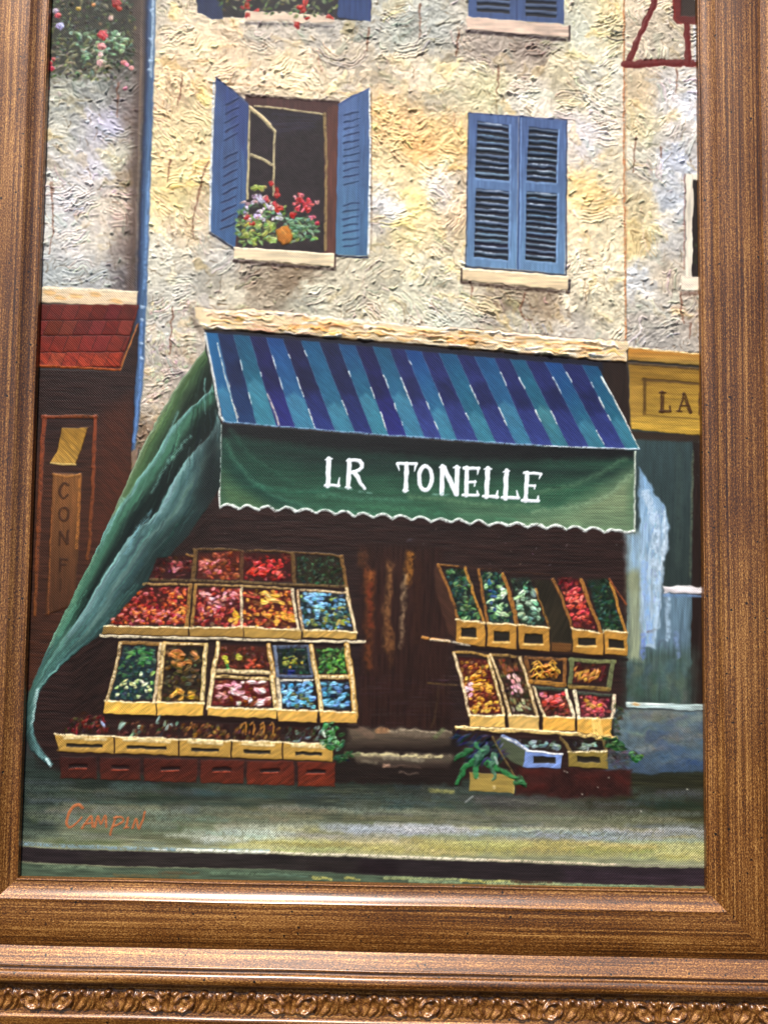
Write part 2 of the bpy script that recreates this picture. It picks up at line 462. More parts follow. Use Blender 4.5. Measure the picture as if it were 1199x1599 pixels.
def inside(pts, n):
    P = np.asarray(pts, float); out = []
    lo, hi = P.min(0), P.max(0)
    while len(out) < n:
        q = rng.uniform(lo, hi, (n * 2, 2))
        dd = sdf(q[:, 0].astype(np.float32), q[:, 1].astype(np.float32), pts)
        out += [tuple(k) for k in q[dd < -1]]
    return out[:n]
def jit(c, s=14):
    g = rng.normal(0, s * .7)
    return np.clip(np.asarray(c, float) + g + rng.normal(0, s * .5, 3), 0, 255)
def dabs(pts, n, pal, ln, wd, ang, h=.9, a=1.0, L=0, order=True, s=14):
    pos = inside(pts, n)
    if order: pos.sort(key=lambda p: p[1])
    for x, y in pos:
        c = pal[rng.integers(len(pal))]
        dab(x, y, rng.uniform(*ln), rng.uniform(*wd), R(rng.uniform(*ang)), jit(c, s), h * rng.uniform(.6, 1.3), a, L, jit(c, s * 2))
def quad(x0, y0, x1, y1, dy=0.0):
    return [(x0, y0), (x1, y0 + dy), (x1, y1 + dy), (x0, y1)]
def lerp(a, b, t):
    return (a[0] + (b[0] - a[0]) * t, a[1] + (b[1] - a[1]) * t)

# ---- plastered walls, laid on thick with the knife
def plaster(pts, ctrl, L, n_patch, n_ridge, seed, amp=1.35):
    global rng
    rng = np.random.default_rng(seed)
    P = np.asarray(pts, float)
    w = win(P[:, 0].min(), P[:, 1].min(), P[:, 0].max(), P[:, 1].max())
    x, y = XX[w], YY[w]
    al = np.clip(.5 - sdf(x, y, pts) / 2, 0, 1)
    k = np.asarray(ctrl, np.float32)
    g_ = k[:, 2:].mean(1, keepdims=True)                  # the plaster is chalky: grey the pigments down
    k[:, 2:] = np.clip((g_ + (k[:, 2:] - g_) * .70) + np.clip(208 - g_, 0, 70) * np.clip((g_ - 105) / 30, 0, 1) * .34 + 6, 0, 244)
    num = np.zeros(x.shape + (3,), np.float32); den = np.zeros(x.shape, np.float32)
    wx, wy = x + 14 * BLOT[w], y + 14 * TEX['n'][w]
    for cx, cy, r, g, b in k:
        q = 1 / (((wx - cx) ** 2 + (wy - cy) ** 2) + 120) ** 1.7
        num += q[..., None] * np.array([r, g, b], np.float32) / 255; den += q
    base = num / den[..., None] * (1 + .05 * TEX['n'][w] + .05 * FINE[w])[..., None]
    lay(w, al.astype(np.float32), np.clip(base, 0, 1), .6 + .5 * TEX['n'][w], L, .15)
    # knife-dragged plaster: patches, each raked in its own direction
    pick = np.argmax(np.stack([vnoise(x / 40 + 7 * q, y / 40 + 3 * q, 300 + seed * 20 + q) + .35 * vnoise(x / 9, y / 9, 340 + q) for q in range(9)]), 0)
    rake = np.zeros(x.shape, np.float32); tone = np.zeros(x.shape, np.float32)
    for q in range(9):
        an = R((8, -25, 35, 60, -50, 0, 18, 85, -12)[q]); ca, sa = math.cos(an), math.sin(an)
        wx2, wy2 = x + 2.6 * WOBX[w], y + 2.6 * WOBY[w]
        u, v = wx2 * ca + wy2 * sa, -wx2 * sa + wy2 * ca
        n1 = 1 - np.abs(vnoise(u / 16, v / 4.8, 400 + q + seed)) * 2
        n2 = 1 - np.abs(vnoise(u / 7, v / 2.9 + 4, 420 + q + seed)) * 2
        m = pick == q
        rake[m] = (.62 * n1 + .42 * n2)[m]; tone[m] = rng.normal(0, .045)
    rough = np.clip(.62 + .55 * vnoise(x / 46, y / 46, 440 + seed) + .25 * BLOT[w], .12, 1.3)
    rake = rake * rough
    onw = (LB[w] == L).astype(np.float32)
    H[w] += onw * amp * .72 * rake
    C[w] = np.clip(C[w] * (1 + onw * (tone + .05 * rake + .05 * FINE[w]))[..., None], 0, 1)
    def local(px, py):
        j = min(max(int((py - GY[0]) / S), 0), NY - 1); i = min(max(int((px - GX[0]) / S), 0), NX - 1)
        return C[j, i] * 255
    tints = np.array([(14, 2, -26), (-8, -5, 4), (18, 14, 6), (-22, -20, -16), (20, 6, -24), (-14, -2, -4), (8, 6, 8), (30, 28, 26)], float)
    for px, py in inside(pts, n_patch):                   # knife patches
        c = np.clip(local(px, py) + tints[rng.integers(8)] * rng.uniform(.3, 1.0), 0, 250)
        th = field(px, py) + rng.normal(0, .4)
        ln, wd = rng.uniform(12, 40), rng.uniform(6, 15)
        stroke([(px - math.cos(th) * ln / 2, py - math.sin(th) * ln / 2), (px + math.cos(th) * ln / 2, py + math.sin(th) * ln / 2)],
               (wd, wd * .6), c, rng.uniform(.35, .8), .35 * amp, 0, 0, 2.2, only=[L], wob=5)
    def ridge(p, wd, amp_, f0, f1, al_):
        px, py = p[len(p) // 2]
        c = np.clip(local(px, py) * rng.uniform(f0, f1) + rng.normal(0, 5, 3), 0, 254)
        stroke(p, (wd, wd * .7), c, al_, amp_ * amp, 0, 0, .75, only=[L], wob=2.2)
    for fx, fy in inside(pts, n_ridge // 20):             # fans: parallel arcs left by a stiff brush or the knife
        th = field(fx, fy) + rng.normal(0, .35)
        rad = rng.uniform(18, 70) * (1 if rng.random() < .5 else -1)
        half = rng.uniform(.5, 1.0) * rng.uniform(10, 24)
        gap = rng.uniform(3.6, 5.4); amp_ = rng.uniform(.5, 1.5)
        for k in range(rng.integers(4, 9)):
            o_ = (k - 3) * gap + rng.normal(0, .6)
            pts_ = []
            sh_ = rng.normal(0, 3)
            for t in np.linspace(-half, half, 4):
                b_ = (t + sh_) / rad
                r_ = rad + o_
                lx, ly = r_ * math.sin(b_), rad - r_ * math.cos(b_) + o_ * 0
                pts_.append((fx + lx * math.cos(th) - ly * math.sin(th), fy + lx * math.sin(th) + ly * math.cos(th)))
            ridge(np.array(pts_), rng.uniform(1.5, 2.7), amp_ * rng.uniform(.6, 1.3), .93, 1.16, rng.uniform(.5, .9))
    for px, py in inside(pts, n_ridge // 4):              # loose crumbs and hooks of paint
        th = field(px, py) + rng.normal(0, .7); bend = rng.normal(0, .8); ln = rng.uniform(3, 13)
        p = np.array([(px - math.cos(th - bend) * ln / 2, py - math.sin(th - bend) * ln / 2), (px, py), (px + math.cos(th + bend) * ln / 2, py + math.sin(th + bend) * ln / 2)])
        ridge(p, rng.uniform(1.6, 3.4), rng.uniform(.6, 1.9), .95, 1.2, rng.uniform(.5, .95))
    for px, py in inside(pts, n_ridge // 5):              # thin strokes of browner, darker wall colour, sunk between them
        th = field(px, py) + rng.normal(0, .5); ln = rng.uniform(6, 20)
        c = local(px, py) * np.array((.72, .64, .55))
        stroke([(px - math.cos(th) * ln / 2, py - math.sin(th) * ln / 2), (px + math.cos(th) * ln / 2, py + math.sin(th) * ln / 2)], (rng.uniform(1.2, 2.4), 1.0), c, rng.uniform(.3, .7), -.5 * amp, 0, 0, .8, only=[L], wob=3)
FA = vnoise(XX / 55, YY / 55, 101); FB = vnoise(XX / 60, YY / 60, 102)
RUF = vnoise(XX / 50, YY / 50, 103)
def field(px, py):
    j = min(max(int((py - GY[0]) / S), 0), NY - 1); i = min(max(int((px - GX[0]) / S), 0), NX - 1)
    return .9 * FA[j, i] + 1.3 * FB[j, i] + (.25 if px < 700 else .55)

house_left = part('house_wall', 'grey and lavender plaster wall of the house beside the blue pipe')
house = part('house_wall', 'cream and ochre plaster wall of the greengrocer\'s house')
house_right = part('house_wall', 'pale plaster wall of the house with red timbers')
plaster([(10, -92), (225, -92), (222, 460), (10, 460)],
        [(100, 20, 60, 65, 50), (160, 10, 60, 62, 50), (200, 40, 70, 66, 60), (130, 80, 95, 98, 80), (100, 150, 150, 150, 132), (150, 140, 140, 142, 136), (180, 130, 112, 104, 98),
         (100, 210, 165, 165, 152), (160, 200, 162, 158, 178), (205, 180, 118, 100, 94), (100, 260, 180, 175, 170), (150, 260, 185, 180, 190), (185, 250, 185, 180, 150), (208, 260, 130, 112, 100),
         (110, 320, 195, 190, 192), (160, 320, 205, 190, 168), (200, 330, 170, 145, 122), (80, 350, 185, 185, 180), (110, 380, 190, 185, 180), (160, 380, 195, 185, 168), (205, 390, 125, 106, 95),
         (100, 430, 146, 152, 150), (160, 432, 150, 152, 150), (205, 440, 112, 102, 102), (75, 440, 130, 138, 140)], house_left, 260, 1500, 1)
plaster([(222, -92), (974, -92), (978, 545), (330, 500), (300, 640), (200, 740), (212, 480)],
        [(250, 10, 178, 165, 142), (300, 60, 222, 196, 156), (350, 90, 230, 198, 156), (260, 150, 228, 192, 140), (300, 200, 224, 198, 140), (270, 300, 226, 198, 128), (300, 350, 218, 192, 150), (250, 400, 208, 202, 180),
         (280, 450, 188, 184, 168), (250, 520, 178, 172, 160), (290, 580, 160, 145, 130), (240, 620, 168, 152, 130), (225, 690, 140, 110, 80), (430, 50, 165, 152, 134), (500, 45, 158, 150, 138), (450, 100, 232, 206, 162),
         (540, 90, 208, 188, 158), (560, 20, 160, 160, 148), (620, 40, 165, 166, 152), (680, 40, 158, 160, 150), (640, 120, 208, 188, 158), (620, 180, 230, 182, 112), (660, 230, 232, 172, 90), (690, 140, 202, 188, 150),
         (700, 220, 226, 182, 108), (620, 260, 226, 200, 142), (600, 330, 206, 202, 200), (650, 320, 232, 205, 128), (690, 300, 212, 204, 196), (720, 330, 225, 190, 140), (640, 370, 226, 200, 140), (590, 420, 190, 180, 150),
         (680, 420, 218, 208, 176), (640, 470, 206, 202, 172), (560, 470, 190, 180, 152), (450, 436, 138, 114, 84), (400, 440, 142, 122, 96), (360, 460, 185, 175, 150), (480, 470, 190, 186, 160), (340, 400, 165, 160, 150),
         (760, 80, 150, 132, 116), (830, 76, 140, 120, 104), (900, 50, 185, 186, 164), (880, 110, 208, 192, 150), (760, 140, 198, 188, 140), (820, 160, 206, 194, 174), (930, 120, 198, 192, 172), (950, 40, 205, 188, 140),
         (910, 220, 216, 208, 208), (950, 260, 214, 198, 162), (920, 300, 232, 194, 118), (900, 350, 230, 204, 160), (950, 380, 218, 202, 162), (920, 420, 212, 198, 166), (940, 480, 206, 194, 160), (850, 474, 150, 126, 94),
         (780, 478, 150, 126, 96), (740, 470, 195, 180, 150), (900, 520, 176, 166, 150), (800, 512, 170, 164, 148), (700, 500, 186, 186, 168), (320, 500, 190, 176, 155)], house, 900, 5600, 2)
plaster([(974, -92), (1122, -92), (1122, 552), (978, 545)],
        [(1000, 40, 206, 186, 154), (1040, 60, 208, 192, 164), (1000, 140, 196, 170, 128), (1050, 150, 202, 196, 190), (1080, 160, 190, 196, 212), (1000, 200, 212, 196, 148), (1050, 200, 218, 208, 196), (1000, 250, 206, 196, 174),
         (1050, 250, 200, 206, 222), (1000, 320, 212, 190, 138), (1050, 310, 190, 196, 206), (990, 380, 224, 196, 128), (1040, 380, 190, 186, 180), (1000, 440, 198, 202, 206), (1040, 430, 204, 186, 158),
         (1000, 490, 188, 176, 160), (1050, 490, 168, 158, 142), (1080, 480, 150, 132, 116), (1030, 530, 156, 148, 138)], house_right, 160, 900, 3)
rng = np.random.default_rng(77)
for x, y in inside([(232, 470), (310, 470), (305, 560), (235, 640)], 150):       # plaster blobs by the awning
    dab(x, y, rng.uniform(4, 8), rng.uniform(3, 5), rng.uniform(0, 3), jit((200, 190, 170), 16), rng.uniform(.9, 2.0), .8)
for pts in ([(286, 120), (284, 140), (277, 165)], [(265, 250), (262, 285)], [(325, 255), (312, 300), (303, 340), (302, 372)], [(270, 480), (268, 530), (266, 556)], [(656, 8), (655, 60)], [(777, 105), (776, 150)],
            [(185, 130), (184, 185)], [(82, 285), (84, 350), (77, 395)], [(715, 50), (712, 90)], [(575, 45), (574, 80)], [(1057, 108), (1056, 145)], [(992, 215), (988, 270)], [(1030, 230), (1031, 245)],
            [(1062, 460), (1063, 490), (1068, 505)], [(820, 458), (812, 480), (820, 500), (830, 498)], [(735, 440), (735, 465)], [(1076, 505), (1077, 528)]):
    stroke(pts, (3.2, 2.0), (120, 78, 58), .75, -.3, 0, .1, 1.2, curve=True, wob=2)
# seam between the two houses
seam = part('wall_edge', 'thin orange line where the two plaster walls meet')
stroke([(972, -92), (973, 100), (974, 330), (977, 545)], 3.0, (186, 126, 84), .9, .5, seam, .15, wob=1.2)
stroke([(977, 105), (978, 420)], 1.6, (215, 170, 120), .6, .4, 0, .3)

# ---- climbing flowers
leafy = part('climbing_foliage', 'dark green climbing foliage with pink and red roses', None)
fill([(60, -92), (222, -92), (216, 70), (205, 112), (170, 100), (140, 118), (110, 105), (70, 120)], (52, 54, 44), leafy, .93, 12, .5, 8, .2, 'n')
fill([(200, -92), (232, -92), (232, 70), (222, 250), (212, 455), (198, 455), (206, 250), (212, 120)], (92, 74, 66), 0, .75, 6, .3, 2, .12, 'v')
dabs([(66, -92), (205, -92), (214, 60), (205, 128), (150, 128), (112, 120), (70, 128)], 900, [(58, 66, 46), (78, 88, 58), (44, 48, 38), (100, 106, 66), (90, 110, 90), (40, 40, 34), (120, 118, 78)], (4, 9), (2.5, 5), (-60, 80), 1.0, .95, leafy)
dabs([(105, 50), (195, 45), (205, 88), (165, 100), (120, 88)], 70, [(140, 178, 150), (110, 150, 110), (165, 190, 160), (90, 120, 80)], (6, 12), (3.5, 6), (-30, 60), 1.2, .95, leafy)
dabs([(75, 80), (140, 60), (190, 110), (150, 128), (85, 125)], 60, [(150, 150, 110), (120, 125, 90), (170, 165, 140), (70, 75, 60)], (6, 13), (2.5, 4.5), (-50, 20), 1.0, .85, leafy)
roses = part('rose', None, leafy)
for i, (x, y, r, c) in enumerate(((162, 55, 15, (190, 60, 66)), (160, 73, 12, (205, 130, 130)), (183, 6, 15, (150, 40, 34)), (188, 14, 9, (165, 52, 40)), (92, 25, 9, (200, 80, 90)), (78, 100, 8, (185, 50, 66)), (81, 107, 8, (200, 50, 76)),
                                   (85, 92, 7, (170, 70, 70)), (158, 86, 9, (222, 180, 180)), (157, 98, 10, (216, 176, 172)), (194, 98, 9, (190, 110, 110)), (206, 107, 8, (206, 140, 136)), (198, 102, 7, (225, 130, 150)), (148, 8, 6, (200, 140, 80)),
                                   (94, 42, 12, (170, 160, 205)), (88, 18, 9, (170, 150, 170)), (197, 140, 6, (205, 130, 150)), (174, 28, 8, (190, 160, 150)), (124, 14, 8, (180, 150, 70)), (76, 138, 5, (190, 70, 80)))):
    rid = roses if i == 0 else part('rose', None, leafy)
    for k in range(6):
        t = k * 2.4; q = r * .28 * (k > 0)
        dab(x + q * math.cos(t), y + q * math.sin(t) * .7, r * .75, r * .45, t + 1.2, jit(np.clip(np.array(c) + (k % 3) * 18 - 12, 0, 255), 8), 1.1, .95, rid)
# ---- blue drain pipe
pipe = part('drain_pipe', 'blue drain pipe running down the corner of the house')
PL = [(232, -92), (230, 60), (228, 160), (223, 280), (219, 390), (216, 480), (210, 590), (205, 702)]
PR = [(245, -92), (243, 60), (240, 160), (236, 280), (232, 400), (229, 480), (225, 590), (212, 702)]
fill([(x - 5, y) for x, y in PL] + [(x - 5, y) for x, y in PR][::-1], (44, 42, 56), 0, .85, 3, .3, 1, .1, 'v')
fill(PL + PR[::-1], (80, 110, 146), pipe, 1, 1.8, .7, .8, .18, 'v')
stroke([(x + 1, y) for x, y in PL], 5, (38, 54, 88), .75, .2, 0, .1, 2)
stroke([(241, -92), (239, 60), (236, 120)], 4.5, (190, 208, 222), .8, .8, 0, .15, 1.2)
stroke([(233, 270), (229, 380), (226, 450)], 4.5, (124, 158, 200), .8, .6, 0, .2, 1.5)
stroke([(222, 500), (219, 600), (210, 690)], 4.5, (112, 148, 200), .8, .6, 0, .2, 1.5)
for y in (17, 62, 95, 110, 480, 500, 535, 560):
    dab(238 - y * .03, y, 7, 5, .4, (170, 192, 215), 1.6, .9)

# ---- red timbers of the right-hand house
tim = part('timber_frame', 'dark red timber braces on the pale house wall')
for p, wd in (([(1028, -60), (1021, 5), (999, 55), (980, 98)], 9), ([(974, 101), (1040, 99), (1095, 100)], 11), ([(1071, 38), (1074, 100)], 9)):
    stroke(p, wd, (112, 38, 36), 1, .8, part('brace', None, tim), 0, 1.0, wob=1.5, add=False)
fill([(1049, -92), (1122, -92), (1122, 40), (1056, 38), (1050, 30)], (112, 38, 34), tim, 1, 1.2, .8)
fill([(1061, -92), (1122, -92), (1122, 26), (1062, 26)], (58, 46, 40), part('window_opening', None, tim), 1, 1.2, .3)
stroke([(1050, 0), (1053, 30), (1062, 38)], 3, (150, 60, 50), .6, .5)
stroke([(1083, 42), (1085, 95)], 5, (205, 208, 214), .9, .6, 0, .1)
# window at the right edge
wr = part('window', 'white framed window cut off by the right side of the frame')
fill([(1069, 272), (1122, 275), (1122, 452), (1069, 440)], (38, 30, 30), part('dark_opening', None, wr), 1, 1, .2)
fill([(1070, 271), (1122, 274), (1122, 283), (1082, 282), (1080, 440), (1069, 440)], (232, 224, 208), wr, 1, 1, 1.2, 1.4, .12, 'v')
stroke([(1068, 272), (1067, 420)], 1.6, (150, 90, 80), .7, .2, 0, .2)
dabs([(1084, 330), (1100, 330), (1100, 430), (1084, 430)], 20, [(60, 70, 40), (40, 46, 30), (80, 80, 50)], (4, 9), (3, 5), (-60, 60), .6, .8)
fill([(1062, 432), (1122, 434), (1122, 456), (1063, 453)], (238, 226, 208), part('sill', None, wr), 1, 1, 1.4, 1.6, .15)
stroke([(1064, 458), (1122, 460)], 6, (110, 80, 66), .7, .2, 0, .1, 2)

# ---- windows above
tw = part('window', 'dark upper window with red flowers at the top of the painting')
fill([(309, -92), (580, -92), (579, 34), (440, 30), (345, 27), (309, 20)], (44, 42, 46), tw, 1, 1.4, .3, 2, .2, 'n')
fill([(309, -92), (346, -92), (348, 30), (330, 30), (309, 20)], (46, 58, 92), part('shutter', None, tw), 1, 1.2, .6, 1.2, .15, 'v')
fill([(528, -92), (580, -92), (579, 35), (527, 28)], (52, 76, 124), part('shutter', None, tw), 1, 1.2, .6, 1.2, .15, 'v')
stroke([(577, -90), (577, 32)], 2, (40, 60, 120), .8, .4)
fill([(383, 18), (505, 22), (522, 30), (520, 37), (440, 35), (384, 33)], (226, 206, 186), part('sill', None, tw), 1, 1.2, 1.2, 2, .12)
stroke([(385, 37), (520, 42)], 4, (56, 54, 62), .7, .2, 0, .25, 1.5)
tf = part('flower_box', None, tw)
dabs([(335, -92), (530, -92), (528, 18), (470, 32), (440, 24), (340, 20)], 300, [(52, 62, 38), (78, 92, 50), (110, 120, 70), (38, 44, 34), (130, 140, 90), (60, 80, 50)], (5, 10), (3, 6), (-70, 70), 1.0, .95, tf)
for x, y, r in ((390, -6, 16), (384, 8, 11), (402, 17, 8), (388, 26, 7), (475, -5, 18), (470, 10, 12), (474, 18, 9), (464, 40, 11), (480, 30, 8), (515, 28, 10), (430, -40, 14), (360, -50, 15), (500, -50, 14)):
    fr = part('red_flower', None, tw)
    for k in range(5):
        dab(x + rng.normal(0, r * .22), y + rng.normal(0, r * .2), r * .7, r * .5, rng.uniform(0, 3), jit((182, 52, 46), 16), 1.2, .95, fr)
tb = part('window', 'closed blue shutters and pink sill at the top, above the louvred window')
fill([(731, -92), (880, -92), (880, 38), (731, 27)], (74, 96, 140), tb, 1, 1, .6, .6, .1, 'v')
for x0, x1 in ((744, 795), (820, 868)):
    for k in range(-9, 2):
        y = 10 * k + (x0 - 744) * .09
        sl = part('slat', None, tb)
        fill(quad(x0, y - 1, x1, y + 8, 3), (92, 108, 136), sl, 1, .8, .9, .6, .15)
        fill(quad(x0, y + 3.5, x1, y + 8.5, 3), (34, 38, 50), sl, 1, .9, .1, .8, .1)
stroke([(806, -92), (806, 33)], 2, (44, 60, 100), .8, -.2)
fill([(728, 27), (888, 41), (887, 61), (728, 47)], (228, 204, 186), part('sill', None, tb), 1, 1, 1.6, 1.8, .16)
stroke([(729, 50), (808, 56), (887, 64)], 5, (60, 48, 52), .9, .1, 0, .1, 1.4)
stroke([(888, 42), (888, 62)], 3, (60, 48, 52), .8, .1)

# ---- open window with flowers
ow = part('window', 'open window of the greengrocer\'s house with a flower box on the sill')
fill([(383, 150), (530, 160), (527, 402), (366, 392), (372, 300)], (84, 52, 50), ow, 1, 1.2, .3, 1, .2, 'v')
stroke([(372, 148), (400, 150), (528, 160)], 4, (52, 36, 38), .8, .2, 0, .1, 1.5)
stroke([(356, 131), (386, 133), (540, 146)], 3, (206, 172, 132), .7, .6, 0, .2, 1.5)
op = part('dark_opening', None, ow)
fill([(392, 166), (506, 178), (506, 396), (372, 388)], (40, 30, 36), op, 1, 1, .2, .8, .3, 'n')
fill([(405, 172), (500, 180), (495, 200), (430, 215), (410, 190)], (54, 52, 78), 0, .45, 6, .2, 2, .4, 'h', dry=.25)
cas = part('casement', 'pale open casement frame inside the window', ow)
for p, w_ in (([(390, 168), (410, 184), (429, 205)], 5.5), ([(429, 205), (428, 260), (427, 305)], 4), ([(389, 168), (388, 240), (386, 310)], 5), ([(393, 242), (410, 249), (424, 257)], 5), ([(398, 166), (440, 170), (506, 179)], 3.2)):
    stroke(p, w_, (200, 188, 150), .95, .7, cas, .08, .8)
stroke([(392, 168), (408, 181), (422, 194)], 4, (226, 208, 168), .9, .6)
stroke([(507, 178), (510, 260), (508, 390)], 5, (150, 130, 88), .95, .6, part('jamb', None, ow), .05)
fill([(512, 168), (527, 164), (524, 398), (512, 394)], (104, 62, 52), 0, .9, 1.5, .3, .8, .2, 'v')
# left and right shutters of the open window
def slits(L, a0, a1, b0, b1, n, skip, slope, dark, wd=3.4):
    for k in range(n):
        t = (k + .5) / n
        if skip[0] < t < skip[1]: continue
        p, q = lerp(a0, a1, t), lerp(b0, b1, t)
        q = (q[0], q[1] + slope)
        s_ = part('slat', None, L)
        stroke([p, q], (wd, wd * .6), jit(dark, 6), .92, -.35, s_, .05, .8, wob=1.2)
        stroke([(p[0], p[1] - 3), (q[0], q[1] - 3)], 2.4, np.clip(np.array(dark) + 58, 0, 255), .55, .5, s_, .25, .9)
shl = part('shutter', 'left open blue shutter of the flower window')
fill([(338, 123), (350, 130), (389, 164), (386, 260), (384, 330), (372, 340), (368, 388), (329, 362), (332, 240)], (72, 92, 136), shl, 1, .9, .9, .6, .10, 'v', ((350, 150), (345, 370), (72, 106, 150)))
fill([(340, 126), (388, 164), (386, 250), (362, 200)], (56, 74, 130), 0, .7, 4, .9, 1, .1, 'v', only=[shl])
slits(shl, (355, 158), (346, 366), (373, 150), (368, 358), 15, (.36, .38), -2, (42, 54, 88))
stroke([(335, 130), (331, 245), (328, 360)], 3.6, (216, 222, 228), .95, .9, 0, .12)
stroke([(328, 364), (366, 389)], 3.2, (36, 40, 60), .9, .2)
stroke([(338, 122), (388, 161)], 1.8, (44, 58, 100), .8, .2)
shr = part('shutter', 'right open blue shutter of the flower window')
fill([(528, 163), (552, 149), (576, 139), (577, 240), (574, 400), (524, 398)], (92, 118, 164), shr, 1, .9, .9, .6, .10, 'v', ((545, 200), (550, 390), (90, 136, 168)))
fill([(556, 150), (577, 140), (574, 400), (556, 398)], (70, 98, 140), 0, .55, 5, .9, 1, .1, 'v', only=[shr])
slits(shr, (538, 176), (536, 392), (560, 172), (560, 390), 20, (.57, .63), -2, (44, 62, 96), 2.8)
stroke([(577, 140), (578, 250), (575, 396)], 3.2, (226, 232, 238), .95, .9, 0, .15)
stroke([(524, 400), (574, 403)], 3.5, (38, 46, 70), .9, .2)
stroke([(527, 164), (576, 139)], 2, (52, 74, 128), .8, .3)
stroke([(580, 145), (580, 390)], 2.2, (110, 84, 70), .55, .1, 0, .2)
sil = part('sill', 'cream stone sill under the flower window')
fill([(367, 386), (523, 397), (522, 417), (366, 404)], (240, 222, 190), sil, 1, .9, 1.5, 1.2, .12)
stroke([(367, 388), (522, 399)], 3, (250, 240, 218), .8, .6, 0, .1)
stroke([(366, 408), (440, 415), (522, 421)], 5, (62, 46, 44), .9, .1, 0, .1, 1.5)
stroke([(524, 398), (523, 417)], 3, (84, 60, 52), .8, .1)
fp = part('flower_box', 'flowers in red, white and lilac spilling over the window sill')
fill([(376, 330), (500, 345), (498, 390), (376, 384)], (52, 40, 44), fp, .9, 4, .3, 3, .2, 'n')
dabs([(366, 335), (400, 310), (470, 330), (500, 350), (498, 376), (440, 380), (382, 384), (368, 372)], 200, [(92, 128, 66), (120, 156, 96), (60, 84, 50), (150, 170, 90), (54, 66, 50), (120, 160, 130)], (5, 11), (3, 6), (-60, 60), 1.1, .95, fp)
dabs([(370, 355), (400, 335), (432, 352), (428, 380), (380, 384)], 60, [(160, 178, 84), (120, 150, 70), (180, 190, 110)], (5, 11), (3, 6), (-60, 60), 1.2, .95, fp)
dabs([(446, 340), (486, 336), (498, 372), (460, 372)], 50, [(130, 172, 140), (80, 120, 80), (100, 150, 110)], (6, 11), (3.5, 6), (-30, 60), 1.1, .95, fp)
dabs([(376, 318), (400, 302), (438, 318), (440, 345), (385, 345)], 45, [(190, 180, 214), (214, 206, 226), (170, 140, 150), (196, 160, 160)], (5, 10), (4, 6), (-60, 60), 1.3, .95, fp)
dabs([(392, 292), (412, 284), (414, 300), (396, 304)], 10, [(180, 190, 90), (150, 170, 80)], (6, 10), (4, 7), (-60, 60), 1.3, .95, fp)
dabs([(455, 318), (468, 302), (482, 308), (490, 318), (482, 332), (462, 330)], 34, [(206, 66, 72), (190, 50, 50), (220, 110, 110)], (5, 9), (4, 6), (-60, 60), 1.4, .95, fp)
for x, y, r, c in ((425, 288, 9, (196, 56, 60)), (435, 302, 13, (190, 54, 50)), (432, 324, 14, (205, 60, 56)), (417, 312, 9, (200, 80, 74)), (458, 337, 11, (196, 50, 50)), (386, 341, 9, (190, 60, 56)), (395, 347, 8, (200, 60, 50)),
                   (472, 304, 8, (226, 130, 140)), (497, 348, 9, (196, 60, 76)), (487, 340, 8, (210, 110, 130)), (495, 315, 7, (225, 150, 150)), (462, 308, 5, (230, 160, 160))):
    fl = part('flower', None, fp)
    for k in range(4):
        dab(x + rng.normal(0, r * .22), y + rng.normal(0, r * .2), r * .7, r * .5, rng.uniform(0, 3), jit(c, 14), 1.4, .97, fl)
pot = part('flower_pot', 'ochre pot among the flowers', fp)
fill([(432, 360), (440, 354), (452, 355), (457, 368), (452, 382), (442, 384), (433, 374)], (190, 124, 44), pot, 1, 1.5, 1.0, 2, .2, 'n')
dab(443, 362, 14, 6, .9, (206, 146, 66), .8, .8)

# ---- closed louvred window
def leaf(x0, x1, top, bot, label, panels):
    L = part('shutter', label)
    fill([(x0, top[0]), (x1, top[1]), (x1 - 3, bot[1]), (x0 - 4, bot[0])], (88, 112, 158), L, 1, .9, .9, .5, .10, 'v', ((x0, 190), (x0, 425), (116, 150, 184)))
    for a, b_, c_, d_, n in panels:         # a top-left, b top-right, c bottom-left, d bottom-right
        fill([a, b_, d_, c_], (44, 52, 70), 0, 1, 1, .1, .8, .1)
        for k in range(n):
            t0, t1 = (k + .12) / n, (k + .56) / n
            sl = part('slat', None, L)
            p0, p1 = lerp(a, c_, t0), lerp(b_, d_, t0)
            q0, q1 = lerp(a, c_, t1), lerp(b_, d_, t1)
            e0, e1 = lerp(a, c_, (k + .98) / n), lerp(b_, d_, (k + .98) / n)
            cc = np.array((98, 116, 142) if rng.random() < .7 else (116, 136, 156)) + rng.normal(0, 9)
            fill([p0, p1, q1, q0], cc, sl, 1, .9, 1.1, 1.0, .25)
            fill([q0, q1, e1, e0], jit((36, 38, 50), 5), sl, .95, .9, .0, 1.0, .2)
            if rng.random() < .6:
                m0 = rng.uniform(0, .5)
                stroke([lerp(p0, p1, m0), lerp(p0, p1, min(1, m0 + .5))], 2.4, np.array((176, 188, 204)) + rng.normal(0, 12), .85, .5, 0, .3)
            elif rng.random() < .5:
                stroke([lerp(p0, p1, .1), lerp(p0, p1, .8)], 2.4, np.array((98, 136, 162)) + rng.normal(0, 10), .8, .4, 0, .3)
        stroke([(b_[0] + 2, b_[1]), (d_[0] + 2, d_[1])], 2.4, (146, 176, 212), .75, .5, 0, .2)
        stroke([(c_[0], c_[1] + 3), (d_[0], d_[1] + 3)], 2.4, (140, 172, 208), .7, .5, 0, .2)
    return L
lv1 = leaf(732, 809, (177, 183), (416, 421), 'left leaf of the closed blue louvred shutters', [((745, 190), (794, 196), (742, 277), (794, 282), 9), ((743, 295), (794, 299), (740, 401), (793, 406), 11)])
lv2 = leaf(810, 884, (183, 189), (421, 429), 'right leaf of the closed blue louvred shutters', [((825, 199), (870, 203), (822, 282), (867, 286), 9), ((822, 299), (869, 303), (820, 405), (867, 411), 12)])
